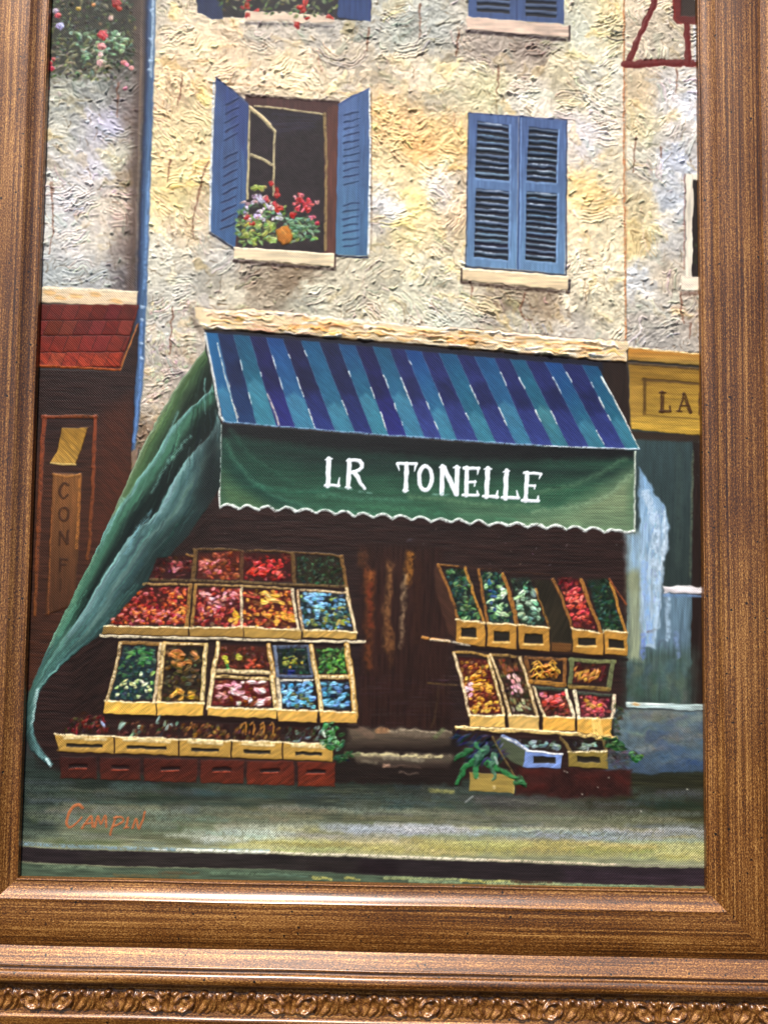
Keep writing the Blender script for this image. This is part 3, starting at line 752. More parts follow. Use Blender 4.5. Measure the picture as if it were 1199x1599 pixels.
stroke([(811, 184), (808, 420)], 2.2, (46, 70, 120), .85, -.2)
stroke([(813, 186), (811, 418)], 2.2, (142, 170, 214), .7, .6, 0, .2)
stroke([(797, 196), (795, 410)], 3, (128, 158, 200), .5, .4, 0, .25)
stroke([(731, 178), (727, 416)], 1.8, (44, 60, 96), .8, .1); stroke([(884, 190), (883, 430)], 2.2, (40, 56, 92), .85, .1)
stroke([(732, 177), (884, 188)], 1.8, (42, 58, 110), .85, .2); stroke([(727, 417), (882, 430)], 3, (44, 52, 72), .85, .1)
sb = part('sill', 'cream stone sill under the louvred shutters')
fill([(721, 419), (888, 432), (885, 454), (721, 438)], (238, 216, 180), sb, 1, .9, 1.6, 1.4, .14)
stroke([(723, 421), (887, 434)], 3, (250, 240, 220), .8, .6, 0, .12)
stroke([(722, 442), (800, 450), (885, 457)], 5.5, (70, 52, 44), .9, .1, 0, .12, 1.8)
stroke([(720, 420), (720, 440)], 3, (60, 44, 42), .85, .1); stroke([(889, 438), (888, 456)], 4, (60, 50, 54), .85, .1)

# ---- left-hand shop
cl = part('stone_ledge', 'cream ledge above the red tiled roof')
fill([(40, 447), (216, 455), (214, 480), (40, 472)], (228, 208, 178), cl, 1, 1, 1.3, 1.2, .12)
for x, y in ((78, 458), (120, 464), (182, 470), (150, 461), (95, 465)):
    dab(x, y, 20, 8, .1, (222, 170, 98), .4, .6)
stroke([(45, 450), (214, 457)], 3, (240, 232, 210), .8, .5, 0, .15)
roof = part('tiled_roof', 'small red tiled roof over the shop with the upright sign')
fill([(40, 474), (218, 480), (188, 578), (40, 572)], (66, 22, 20), roof, 1, 1, .3, 1, .1)
for r_ in range(4):
    ys = (475, 500, 524, 550, 573)
    y0, y1 = ys[r_], ys[r_ + 1]
    for k in range(9):
        def rx(u, y): return 22 + u * 22.5 + (480 - y) * .36 + 18 - (0 if r_ % 2 else 6)
        q = [(rx(k, y0), y0 + .8), (rx(k + 1, y0) - 1.2, y0 + 1.3), (rx(k + 1, y1) - 1.2, y1 - .4), (rx(k, y1), y1 - .9)]
        lim = lambda y: 217 - (y - 480) * .3
        q = [(min(a, lim(b)), b) for a, b in q]
        if q[1][0] - q[0][0] < 2 and q[2][0] - q[3][0] < 2: continue
        t = r_ / 3
        fill(q, jit((112 + 30 * t, 36 + 16 * t, 30 + 4 * t), 8), part('tile', None, roof), .95, .8, .9, .8, .16, 'd')
fill([(60, 548), (190, 552), (187, 576), (58, 571)], (196, 84, 46), 0, .35, 4, .6, 2, .3, 'd', dry=.3)
stroke([(40, 571), (120, 574), (187, 578)], 3.6, (186, 98, 46), .95, .7, 0, .05); stroke([(188, 577), (216, 507)], 2.6, (190, 120, 60), .9, .6, 0, .1)
shopl = part('shopfront', 'dark brown shopfront with an upright lettered board under the red roof')
fill([(10, 576), (190, 580), (218, 505), (206, 700), (205, 760), (60, 1080), (10, 1080)], (52, 34, 31), shopl, 1, 1.2, .2, 1, .3, 'h', ((120, 640), (150, 760), (72, 42, 29)))
fill([(160, 640), (205, 620), (200, 770), (150, 850)], (88, 44, 28), 0, .6, 12, .2, 3, .3, 'd', only=[shopl])
fr = part('red_frame', 'thin rust red frame painted on the dark shopfront', shopl)
for p, w_ in (([(67, 651), (110, 650), (152, 651)], 5.5), ([(70, 651), (66, 720), (62, 800), (58, 900), (55, 960)], (7, 5)), ([(150, 651), (147, 730), (143, 810), (138, 872)], (6, 5))):
    stroke(p, w_, (146, 76, 48), .95, .8, fr, .12, .9, wob=1.0, col2=(120, 72, 36))
pn = part('tilted_sign', 'small tilted ochre board above the upright lettered board', shopl)
fill([(98, 668), (138, 668), (119, 726), (80, 722), (90, 705)], (160, 122, 50), pn, 1, .9, 1.0, 1, .22, 'd', ((110, 680), (100, 725), (188, 150, 74)))
stroke([(80, 723), (100, 725), (119, 726)], 2.8, (244, 214, 140), .95, .9, 0, 0)
bd = part('sign_board', 'upright brown board reading CONF', shopl)
fill([(84, 739), (128, 741), (124, 850), (117, 945), (72, 960), (78, 860)], (136, 92, 50), bd, 1, 1, .8, .8, .2, 'v', ((100, 745), (96, 940), (84, 52, 32)))
stroke([(126, 742), (124, 800), (120, 855)], 4.5, (184, 124, 62), .85, .7, 0, .3); stroke([(84, 740), (105, 745), (126, 741)], 3, (170, 120, 66), .9, .6, 0, .1)
stroke([(82, 790), (79, 870), (76, 960)], 2.4, (160, 98, 50), .7, .5, 0, .3)
lc = (66, 40, 26)
for p in ([(107, 758), (101, 755), (95, 762), (95, 772), (101, 778), (107, 773)],):
    stroke(p, 4.2, lc, .95, .3, part('letter', None, shopl), .05, .8, curve=True)
LT = part('letter', None, shopl)
stroke([(101 + 7.5 * math.cos(t), 803 + 10 * math.sin(t)) for t in np.linspace(0, 6.3, 14)], 4.0, lc, .95, .3, LT, .05)
LT = part('letter', None, shopl)
for p in ([(94, 850), (95, 831)], [(95, 831), (106, 849)], [(106, 849), (107, 829)]): stroke(p, 4.2, lc, .95, .3, LT, .05)
LT = part('letter', None, shopl)
for p in ([(95, 892), (95, 872)], [(95, 873), (106, 874)], [(95, 882), (103, 882)]): stroke(p, 3.8, (58, 34, 24), .9, .3, LT, .05)
stroke([(96, 905), (95, 922)], 4, (58, 34, 24), .6, .3, 0, .15)

# ---- dark interior of the shop
shop = part('shop_interior', 'dark brown interior of the greengrocer behind the crates')
fill([(345, 640), (995, 690), (978, 1235), (60, 1235), (45, 1110), (150, 950), (345, 700)], (50, 33, 30), shop, 1, 1.2, .2, 1, .35, 'h')
fill([(100, 1000), (330, 800), (330, 1000), (120, 1150)], (44, 28, 24), 0, .8, 8, .2, 2, .5, 'e', only=[shop])
for x, y in inside([(350, 800), (975, 840), (975, 900), (560, 1100), (120, 1100), (300, 850)], 90):  # glints off the dark paint surface, put into the colour as pale specks
    dab(x, y, rng.uniform(1.4, 3), 1.4, rng.uniform(0, 3), jit((140, 130, 135), 20), .8, .65)
door = part('doorway', 'brown doorway with orange glints between the two stands of crates')
fill([(562, 850), (690, 855), (700, 1000), (705, 1140), (560, 1135), (565, 1000)], (52, 30, 24), door, .9, 6, .2, 2, .35, 'v')
for p, w_, c, a in (([(566, 862), (568, 880)], 14, (140, 92, 52), .6), ([(577, 895), (576, 960), (575, 1040)], (19, 11), (146, 84, 44), .85), ([(581, 896), (579, 905)], 8, (206, 126, 62), .85), ([(577, 915), (577, 975)], 5, (160, 60, 34), .7),
                   ([(608, 880), (604, 950), (607, 1010)], (9, 14), (184, 134, 80), .85), ([(607, 975), (610, 1040)], (13, 6), (132, 86, 50), .7), ([(640, 866), (638, 890), (636, 910)], (17, 9), (206, 142, 60), .95), ([(632, 900), (630, 960), (625, 1010)], (7, 4), (220, 192, 150), .95),
                   ([(640, 845), (643, 843)], 5, (110, 120, 140), .8), ([(652, 880), (650, 1000)], 12, (84, 50, 30), .5), ([(555, 980), (560, 1100)], 6, (40, 40, 60), .4), ([(592, 900), (592, 1020)], 6, (70, 36, 26), .7)):
    stroke(p, w_, np.array(c) * .88, a * .8, .3, 0, .3, 3.2, wob=3)
for k in range(60):
    x, y = rng.uniform(560, 720), rng.uniform(1055, 1130)
    stroke([(x, y), (x + rng.uniform(14, 40), y + rng.uniform(-2, 3))], 1.3, jit((72, 58, 66), 12), .45, .35, 0, .1, wob=.4)
stroke([(668, 1067), (712, 1070)], 3, (108, 88, 50), .8, .4, 0, .25); stroke([(685, 1072), (679, 1120), (674, 1135)], 4, (84, 64, 40), .6, .4, 0, .3)

# ---- right-hand shop: sign, window and curtain
cor = part('cornice', 'yellow cornice over the LA sign board')
fill([(980, 543), (1122, 556), (1122, 574), (980, 562)], (206, 148, 66), cor, 1, 1, 1.0, .8, .14, 'h', ((1000, 548), (1000, 568), (170, 140, 72)))
stroke([(981, 543), (1122, 556)], 3, (236, 214, 170), .85, .6, 0, .2)
sign = part('sign_board', 'ochre sign board with the letters LA at the right edge')
fill([(981, 566), (1122, 578), (1122, 690), (983, 672)], (150, 116, 46), sign, 1, 1, .7, .8, .14, 'h', ((1030, 580), (1040, 670), (186, 154, 66)))
stroke([(981, 567), (1122, 579)], 5, (64, 46, 26), .9, .2, 0, .05, 1.5)
fill([(1003, 592), (1122, 602), (1122, 600), (1003, 590)], (78, 56, 26), 0, .9, 1.5, .2)
stroke([(1006, 592), (1005, 646)], 5, (84, 60, 28), .9, .1, 0, .05, 1.5); stroke([(1003, 593), (1060, 597), (1122, 603)], 4, (84, 60, 28), .9, .1, 0, .05, 1.4)
stroke([(1008, 648), (1122, 658)], 2.2, (110, 84, 38), .7, .1); fill([(984, 600), (1001, 602), (1000, 655), (984, 655)], (176, 140, 66), 0, .6, 4, .7)
fill([(984, 652), (1122, 662), (1122, 679), (984, 671)], (202, 166, 72), 0, .75, 3, .9, 1, .2, 'h', only=[sign])
lb = (72, 44, 22)
LT = part('letter', None, sign)
for p, w_ in (([(1033, 613), (1033, 643)], 6), ([(1029, 643), (1046, 642)], 4), ([(1045, 634), (1046, 642)], 3), ([(1029, 613), (1038, 613)], 3)): stroke(p, w_, lb, .95, .4, LT, .04)
LT = part('letter', None, sign)
for p, w_ in (([(1067, 616), (1059, 642)], 3.5), ([(1067, 616), (1077, 644)], 6), ([(1061, 634), (1073, 634)], 3), ([(1056, 642), (1063, 643)], 3)): stroke(p, w_, lb, .95, .4, LT, .04)
stroke([(1092, 614), (1092, 646)], 5, lb, .9, .4, part('letter', None, sign), .05)
win_r = part('shop_window', 'dark green shop window below the LA sign')
fill([(978, 670), (1122, 684), (1122, 1102), (978, 1100)], (60, 78, 80), win_r, 1, 1, .3, .8, .16, 'v', ((1060, 700), (1060, 900), (52, 64, 62)))
fill([(984, 673), (1122, 682), (1122, 692), (986, 686)], (56, 40, 30), 0, .9, 2, .2)
fill([(1081, 690), (1122, 690), (1122, 1100), (1078, 1100)], (46, 32, 28), part('post', 'dark brown post at the right edge of the shop window', win_r), 1, 2, .4, 1, .2, 'v')
stroke([(1081, 705), (1079, 800), (1077, 900)], 4, (104, 112, 92), .7, .4, 0, .25); stroke([(1060, 700), (1058, 880)], 10, (70, 84, 78), .5, .2, 0, .2, 4)
fill([(978, 925), (1080, 925), (1080, 1040), (978, 1040)], (112, 138, 156), 0, .9, 8, .3, 2, .2, 'v', only=[win_r])
fill([(978, 1010), (1082, 1014), (1080, 1100), (978, 1098)], (74, 92, 84), 0, .9, 14, .3, 3, .3, 'v')
fill([(978, 830), (998, 830), (1002, 1030), (980, 1030)], (164, 170, 138), 0, .85, 6, .4, 2, .15, 'v')
fill([(978, 832), (1002, 832), (1000, 890), (980, 890)], (150, 182, 216), 0, .8, 8, .4, 2, .15, 'v')
cu = part('curtain', 'pale blue and white curtain gathered in the shop window')
fill([(997, 730), (1006, 742), (1022, 768), (1036, 790), (1044, 815), (1043, 850), (1036, 885), (1033, 925), (1028, 960), (1022, 1012), (1000, 1010), (998, 900)], (150, 184, 214), cu, .97, 2.2, .7, 2, .14, 'v', ((1010, 760), (1020, 900), (176, 196, 212)), dry=0)
for p, w_, c in (([(1008, 770), (1022, 820), (1020, 880)], 14, (196, 210, 222)), ([(1034, 800), (1038, 840), (1030, 890)], 7, (214, 224, 232)), ([(1004, 880), (1010, 960), (1016, 1000)], 10, (140, 172, 212)), ([(1040, 925), (1042, 970), (1042, 1000)], 9, (176, 196, 214)), ([(1024, 900), (1024, 980)], 10, (182, 204, 222)),
                 ([(1003, 990), (1003, 1025)], 9, (106, 130, 196)), ([(1028, 1005), (1036, 1000), (1040, 1010)], 4, (90, 100, 116)), ([(1055, 990), (1058, 1025)], 8, (124, 144, 178)), ([(1010, 985), (1022, 985)], 3, (110, 90, 90))):
    stroke(p, w_, c, .8, .7, 0, .28, 2, curve=True, wob=2)
for k in range(70):
    x, y = rng.uniform(1002, 1038), rng.uniform(790, 1000)
    stroke([(x, y), (x + rng.uniform(-3, 3), y + rng.uniform(5, 12))], 1.6, jit((112, 146, 186), 20), .5, -.5, 0, .1, only=[cu])
for k in range(70):
    x, y = rng.uniform(982, 1072), rng.uniform(1030, 1085)
    stroke([(x, y), (x + rng.normal(0, 3), y + rng.uniform(8, 20))], rng.uniform(6, 12), jit([(78, 98, 88), (92, 108, 98), (112, 118, 100), (84, 104, 112), (60, 84, 72)][rng.integers(5)], 8), .4, .1, 0, 0, 4, wob=3)
fill([(1034, 915), (1122, 917), (1122, 928), (1036, 926)], (226, 220, 222), part('sill', 'white sill across the shop window', win_r), 1, 1, 1.4, 1.6, .2)
stroke([(1036, 929), (1096, 931)], 5, (120, 150, 190), .8, .4, 0, .15, 1.5)
sl2 = part('stone_ledge', 'pale green and white ledge below the shop window')
fill([(977, 1096), (1122, 1100), (1122, 1112), (978, 1104)], (196, 214, 212), sl2, 1, 1, 1.0, 1.5, .25)
stroke([(980, 1098), (1040, 1100)], 4, (226, 232, 226), .8, .6, 0, .2); dab(992, 1099, 12, 5, .1, (214, 170, 110), .6, .9)
low = part('low_wall', 'blue grey low wall under the shop window')
fill([(952, 1106), (1122, 1112), (1122, 1216), (940, 1212), (960, 1150)], (112, 128, 130), low, 1, 3, .3, .6, .2, 'n', ((1040, 1120), (1050, 1205), (72, 88, 106)))
for k in range(90):
    x, y = rng.uniform(985, 1098), rng.uniform(1112, 1195)
    stroke([(x - 14, y + rng.uniform(-5, 5)), (x + 14, y + rng.uniform(-5, 5))], rng.uniform(6, 13), jit([(124, 142, 136), (128, 124, 112), (62, 82, 112), (80, 104, 126), (108, 108, 96)][rng.integers(5)], 8), .4, .25, 0, .1, 3, only=[low], wob=4)
for k in range(12):
    y = 1145 + k * 4.6 
    stroke([(1030, y + 12), (1122, y + 8)], 6, (54, 84, 128), .22, .2, 0, .15, 3, only=[low], wob=4)

# ---- street and steps
street = part('street', 'grey green cobbled street at the foot of the painting')
fill([(10, 1200), (500, 1222), (1122, 1205), (1122, 1412), (10, 1412)], (46, 54, 46), street, 1, 3, .3, 2, .22, 'h', ((400, 1222), (400, 1325), (150, 152, 122)))
fill([(940, 1206), (1122, 1206), (1122, 1290), (900, 1275)], (48, 46, 28), 0, .8, 10, .3, 3, .25, 'h', only=[street])
fill([(10, 1170), (60, 1180), (110, 1230), (90, 1300), (10, 1320)], (48, 60, 54), 0, .85, 12, .3, 3, .25, 'h')
def sweep(n, x0, x1, ya, yb, cols, ln, wd, a, dry=.2, sl=.012):
    for k in range(n):
        x, y = rng.uniform(x0, x1), rng.uniform(ya, yb); l_ = rng.uniform(*ln)
        y += (x - 550) * .013
        stroke([(x, y), (x + l_ * .5, y + l_ * sl + rng.normal(0, .8)), (x + l_, y + 2 * l_ * sl + rng.normal(0, 1))], (rng.uniform(*wd) * 1.7, rng.uniform(*wd)), np.clip(jit(cols[rng.integers(len(cols))], 9) * 1.05, 0, 255), a * .72, .05, 0, dry * .7, 3.2, only=[street], wob=1.5, weave=.95)
sweep(120, 20, 1060, 1226, 1262, [(56, 66, 58), (76, 92, 92), (60, 84, 84), (90, 92, 80), (44, 52, 40)], (40, 140), (3, 8), .55)
sweep(110, 40, 1060, 1262, 1296, [(120, 124, 108), (146, 146, 124), (110, 120, 116), (134, 128, 100), (84, 92, 78)], (50, 170), (3, 8), .6)
sweep(90, 330, 1040, 1290, 1316, [(170, 170, 138), (186, 180, 132), (156, 166, 160), (190, 192, 170), (140, 140, 100)], (50, 190), (3, 8), .7)
sweep(90, 330, 1090, 1312, 1332, [(182, 172, 112), (196, 188, 130), (206, 200, 152), (160, 160, 112), (150, 148, 88)], (50, 190), (3, 8), .75, .12)
sweep(50, 20, 320, 1268, 1322, [(96, 104, 78), (110, 122, 104), (84, 92, 62), (130, 140, 128)], (40, 120), (3, 7), .5)
sweep(26, 700, 1090, 1288, 1300, [(160, 168, 170), (132, 140, 142)], (60, 200), (2, 5), .6, .3, .018)
sweep(14, 500, 640, 1288, 1298, [(160, 172, 178), (186, 190, 190)], (60, 130), (5, 9), .7, .1)
sweep(16, 250, 420, 1300, 1316, [(200, 206, 190), (176, 186, 176)], (40, 110), (3, 6), .7, .25)
sweep(30, 700, 900, 1240, 1265, [(88, 88, 80), (110, 108, 94), (62, 56, 48)], (60, 140), (3, 7), .55)
stroke([(672, 1234), (706, 1236)], 7, (160, 156, 96), .8, .4, 0, .2, 1.5); stroke([(726, 1252), (738, 1243)], 3, (160, 164, 160), .7, .4)
kerb = part('kerb', 'bright broken kerb line along the dark gutter')
KB = [(10, 1318), (100, 1324), (220, 1328), (420, 1332), (600, 1338), (800, 1345), (960, 1351), (1122, 1354)]
stroke([(x, y - 3) for x, y in KB[:4]], 6, (134, 160, 176), .8, .6, 0, .3, 1.4)
for i in range(len(KB) - 1):
    pass
gut = part('gutter', 'dark purple brown gutter band')
fill([(x, y + 2) for x, y in KB] + [(x, y + (25 if x < 500 else 30)) for x, y in KB][::-1], (48, 40, 42), gut, 1, 1.2, .3, .8, .2, 'h')
fill([(480, 1342), (620, 1345), (620, 1366), (480, 1360)], (36, 26, 30), 0, .7, 5, .3, 1, .2, 'h', only=[gut]); fill([(130, 1330), (560, 1340), (560, 1362), (130, 1352)], (54, 50, 44), 0, .5, 8, .3, 1, .3, 'h', only=[gut])
fill([(880, 1356), (1122, 1358), (1122, 1390), (880, 1380)], (62, 48, 58), 0, .7, 8, .3, 1, .2, 'h', only=[gut])
stroke([(240, 1327), (260, 1328)], 3.4, (216, 216, 206), .85, .8, kerb, .1); stroke([(278, 1327), (420, 1331)], 5, (228, 230, 216), .95, .9, kerb, .06)
stroke([(420, 1331), (600, 1337), (760, 1343)], 4.2, (222, 212, 192), .9, .9, kerb, .15); stroke([(760, 1343), (960, 1350)], 3.6, (222, 204, 180), .85, .8, kerb, .22); stroke([(960, 1350), (1122, 1353)], 3.2, (170, 158, 150), .5, .6, kerb, .3)
rd = part('road_edge', 'green and yellow strip of road under the gutter')
fill([(10, 1346), (170, 1354), (420, 1357), (600, 1367), (900, 1380), (1122, 1388), (1122, 1412), (10, 1412)], (84, 100, 82), rd, 1, 2, .3, .4, .25, 'h')
for x, y, l_, c in ((70, 1354, 90, (120, 136, 110)), (250, 1362, 60, (96, 80, 58)), (180, 1366, 100, (104, 96, 66)), (490, 1370, 26, (196, 190, 110)), (540, 1371, 20, (184, 178, 104)), (600, 1371, 120, (164, 172, 122)), (720, 1375, 90, (196, 192, 112)), (760, 1379, 120, (176, 186, 140)), (880, 1382, 140, (140, 164, 126)),
                  (1000, 1386, 90, (104, 122, 96)), (330, 1363, 120, (110, 132, 108)), (420, 1366, 60, (90, 112, 96)), (800, 1376, 60, (60, 40, 34)), (640, 1376, 80, (150, 168, 130))):
    stroke([(x, y), (x + l_ / 2, y + 1), (x + l_, y + 2)], (5, 3.5), c, .85, .4, 0, .18, 1.2, wob=1.4)

steps = part('door_steps', 'worn brown stone steps in front of the doorway')
fill([(512, 1136), (712, 1140), (722, 1200), (722, 1226), (520, 1222)], (40, 30, 26), steps, 1, 3, .3, 3, .2, 'h')
st1 = part('step', None, steps); st2 = part('step', None, steps)
fill([(545, 1138), (600, 1140), (706, 1144), (700, 1166), (540, 1172)], (120, 106, 88), st1, .95, 4, .5, 4, .25, 'h', ((600, 1142), (600, 1170), (52, 40, 34)))
fill([(548, 1176), (600, 1176), (706, 1180), (700, 1200), (560, 1194)], (118, 108, 90), st2, .95, 3, .5, 3, .25, 'h', ((600, 1178), (600, 1200), (50, 36, 32)))
for p, w_, c, a in (([(550, 1132), (565, 1142), (580, 1150)], 12, (120, 98, 82), .7), ([(590, 1142), (604, 1141)], 9, (186, 138, 94), .8), ([(606, 1142), (640, 1141), (705, 1143)], 4, (190, 176, 150), .75), ([(620, 1148), (690, 1148)], 7, (130, 116, 100), .5), ([(552, 1178), (590, 1178), (620, 1180), (690, 1182)], 5, (214, 202, 158), .9),
                   ([(600, 1183), (660, 1187)], 6, (170, 162, 140), .6), ([(566, 1188), (586, 1190)], 6, (130, 120, 102), .7), ([(600, 1195), (608, 1195)], 6, (196, 160, 136), .8), ([(610, 1196), (655, 1199)], 5, (112, 92, 80), .6), ([(625, 1207), (652, 1209)], 3, (130, 112, 100), .7), ([(690, 1140), (678, 1150)], 7, (96, 110, 70), .6), ([(540, 1176), (560, 1178)], 7, (90, 100, 70), .7)):
    stroke(p, w_, c, a, .5, 0, .2, 1.5, wob=2)

# ---- ledge over the awning
led = part('stone_ledge', 'thick cream ledge above the striped awning')
LT_ = [(304, 481), (330, 483), (412, 484), (550, 502), (655, 509), (780, 518), (864, 526), (979, 534)]
LBt = [(979, 569), (906, 562), (780, 552), (655, 545), (550, 535), (446, 526), (350, 520), (319, 517), (310, 500)]
stroke([(300, 486), (305, 505), (316, 520)], 10, (120, 106, 92), .7, .3, 0, .1, 3)
fill(LT_ + LBt, (236, 216, 180), led, 1, 1.1, 1.5, 2.4, .1)
LTa, LBa = np.array(LT_), np.array(LBt[::-1])
for k in range(330):
    x = rng.uniform(315, 960); yt, yb = np.interp(x, LTa[:, 0], LTa[:, 1]), np.interp(x, LBa[:, 0], LBa[:, 1])
    t = rng.random(); y = yt + 3 + (yb - yt - 5) * t
    l_ = rng.uniform(8, 34)
    c = [(250, 240, 222), (224, 178, 120), (190, 152, 118), (240, 214, 168), (252, 248, 238), (206, 172, 140), (232, 190, 116)][rng.integers(7)]
    stroke([(x, y), (x + l_ / 2, y + l_ * .04 + rng.normal(0, 1.6)), (x + l_, y + l_ * .08 + rng.normal(0, 1.6))], (rng.uniform(2, 4.2), rng.uniform(1.2, 2.6)), jit(c, 10), rng.uniform(.5, .95), rng.uniform(.5, 1.6), 0, .05, .9, only=[led], wob=2)
for x0, y0, l_ in ((452, 510, 60), (500, 506, 40), (700, 533, 40), (905, 545, 30)):
    stroke([(x0, y0), (x0 + l_, y0 + l_ * .07)], 6, (224, 156, 78), .7, .5, 0, .15, 2, only=[led], wob=2)
stroke([(x, y - 1) for x, y in LT_], 2, (96, 78, 70), .6, -.2, 0, .25, wob=1.6)
stroke([(320, 486), (450, 491), (700, 515), (960, 537)], 4, (252, 250, 244), .7, .9, 0, .25, 1.4, wob=2)

# ---- awning
TOP = [321, 340, 365, 390, 416, 442, 470, 498, 528, 555, 582, 608, 632, 658, 685, 713, 740, 771, 796, 820, 850, 876, 908, 933]
BOT = [349, 372, 401, 432, 461, 493, 524, 554, 582, 607, 635, 663, 690, 714, 747, 774, 805, 830, 863, 887, 919, 945, 976, 997]
def ty(x): return np.interp(x, [321, 530, 770, 933], [519, 537, 559, 572])
def by(x): return np.interp(x, [349, 540, 760, 997], [659, 674.5, 691, 702])
aw = part('awning', 'blue and teal striped shop awning')
fill([(318, 514), (400, 518), (800, 550), (978, 566), (985, 680), (990, 700), (940, 590)], (46, 32, 26), part('shadow_wall', 'brown wall strip between the awning and the LA sign'), 1, 1.5, .2, 1, .2, 'v')
fill([(319, 515), (550, 534), (780, 552), (940, 565), (942, 582), (770, 562), (530, 541), (321, 524)], (26, 28, 46), aw, 1, 1.4, .3, .8)
for k in range(23):
    x0, x1, u0, u1 = TOP[k], TOP[k + 1], BOT[k], BOT[k + 1]
    L = part('stripe', 'teal stripe' if k % 2 == 0 else 'navy stripe', aw)
    q = [(x0, ty(x0)), (x1, ty(x1)), (u1, by(u1)), (u0, by(u0))]
    m0, m1 = ((x0 + x1) / 2, ty(x0)), ((u0 + u1) / 2, by(u0))
    if k % 2 == 0:
        ca = [(30, 84, 132), (32, 94, 128), (28, 80, 142), (28, 90, 132)][k // 2 % 4]; cb = [(56, 124, 150), (52, 128, 144), (58, 120, 154)][k // 2 % 3] if k < 17 else (52, 120, 134)
        if k == 0: ca, cb = (40, 110, 160), (44, 104, 150)
        fill(q, ca, L, 1, .8, .5, .5, .07, 'd', (m0, m1, cb), .85, .04)
        t = .62 + .1 * math.sin(k * 2.3)
        p = lerp(m0, m1, t)
        fill([lerp(q[0], q[3], t + .03), lerp(m0, m1, t - .03), lerp(q[1], q[2], t + .03), q[2], q[3]], (98, 164, 184) if k not in (18,) else (110, 164, 160), 0, .5, 3, .5, 1.5, .12, 'd', (p, m1, (78, 146, 170)), .9, only=[L])
    else:
        ca = [(28, 34, 72), (30, 32, 84), (28, 26, 66)][k // 2 % 3]; cb = [(42, 56, 122), (46, 50, 128), (44, 60, 126)][k // 2 % 3]
        if k > 9: ca, cb = (36, 42, 98), (60, 74, 142)
        if k == 1: ca, cb = (28, 46, 92), (34, 66, 112)
        fill(q, ca, L, 1, .8, .5, .5, .08, 'd', (m0, m1, cb), .85, .05)
        fill([lerp(q[0], q[3], .35), lerp(q[1], q[2], .3), lerp(q[1], q[2], .55), lerp(q[0], q[3], .6)], (24, 28, 66), 0, .5, 6, .5, 2, .1, 'd', only=[L])
    if k > 0:
        a_, b_ = (x0, ty(x0)), (u0, by(u0))
        stroke([a_, b_], 1.4, (120, 160, 196), .35, .3, 0, .15, .7, wob=.5)
        for s_ in range(rng.integers(1, 5)):          # broken white edging
            t0 = rng.uniform(.1, .85); t1 = min(1, t0 + rng.uniform(.03, .22))
            stroke([lerp(a_, b_, t0), lerp(a_, b_, t1)], (2.4, 1.6), (224, 228, 226), .9, .9, 0, .12, .7, wob=.8)
stroke([(340, 536), (350, 580), (364, 630), (372, 652)], 2.4, (228, 226, 214), .9, 1, 0, .25); stroke([(418, 615), (428, 640), (436, 664)], 3.2, (216, 206, 196), .9, 1, 0, .2)
stroke([(321, 521), (335, 595), (344, 648), (350, 658)], 4.0, (214, 216, 214), .97, 1.1, part('edge_trim', 'white edge of the awning', aw), .05)
stroke([(938, 588), (955, 618), (975, 655), (996, 700)], (3.6, 2), (236, 236, 230), .95, 1, part('edge_trim', None, aw), .15)
stroke([(350, 659), (540, 675), (760, 691), (860, 697), (997, 702)], 3, (150, 180, 206), .9, .9, part('edge_trim', None, aw), .2)
stroke([(850, 697), (925, 700), (996, 702)], 2.2, (226, 232, 236), .9, .8, 0, .1)

# ---- valance with the lettering
val = part('valance', 'dark green valance hanging from the awning, lettered in white')
BASE = [(345, 790), (480, 798), (670, 812), (870, 824), (990, 831)]
bx_, by_ = zip(*BASE)
def scal(x): return np.interp(x, bx_, by_) + 3.4 * (1 - 2 * abs(math.sin((x - 343) * math.pi / 30))) * (1 if x < 960 else .3)
edge = [(x, scal(x)) for x in np.arange(344, 991, 3.5)]
fill([(346, 662), (540, 678), (760, 694), (990, 704)] + edge[::-1], (38, 76, 62), val, 1, .9, .4, .4, .12, 'h', ((640, 700), (652, 800), (60, 104, 80)), .85)
def vsh(pts, col, a, soft=14, dr='h'): fill(pts, col, 0, a, soft, .4, 2, .15, dr, only=[val])
vsh([(345, 655), (540, 672), (760, 688), (992, 700), (992, 716), (760, 722), (540, 706), (345, 680)], (26, 28, 30), 1.0, 6)
vsh([(345, 690), (540, 706), (760, 722), (992, 730), (960, 752), (760, 748), (520, 735), (400, 710)], (30, 46, 44), .75, 14)
vsh([(346, 740), (370, 760), (430, 790), (420, 800), (346, 790)], (92, 120, 84), .75, 12)
vsh([(346, 700), (380, 730), (430, 775), (470, 792), (420, 790), (370, 750)], (34, 72, 62), .8, 8)
vsh([(990, 735), (990, 835), (800, 822), (880, 800), (950, 760)], (138, 152, 118), .9, 16)
vsh([(700, 790), (860, 796), (990, 800), (990, 830), (720, 812)], (112, 140, 110), .55, 12)
for pts, c in (([(352, 690), (375, 730), (420, 770), (480, 792)], (86, 134, 112)), ([(360, 672), (400, 720), (460, 756)], (60, 100, 84)), ([(975, 718), (930, 742), (880, 762), (820, 772)], (96, 126, 98)), ([(985, 740), (950, 772), (900, 790), (830, 800)], (150, 172, 140)),
               ([(500, 772), (560, 778), (640, 782)], (96, 146, 120)), ([(640, 775), (760, 788), (840, 790)], (120, 146, 112)), ([(400, 758), (470, 770), (520, 762)], (70, 128, 104)), ([(560, 790), (700, 803), (800, 812)], (78, 132, 100)), ([(500, 795), (600, 803)], (80, 136, 110))):
    stroke(pts, (8, 5), c, .55, .3, 0, .15, 3.5, curve=True, only=[val], wob=2)
stroke(edge, 4.4, (228, 232, 228), .97, 1.1, part('scalloped_edge', 'wavy white edge of the valance', val), .04, wob=1.2)
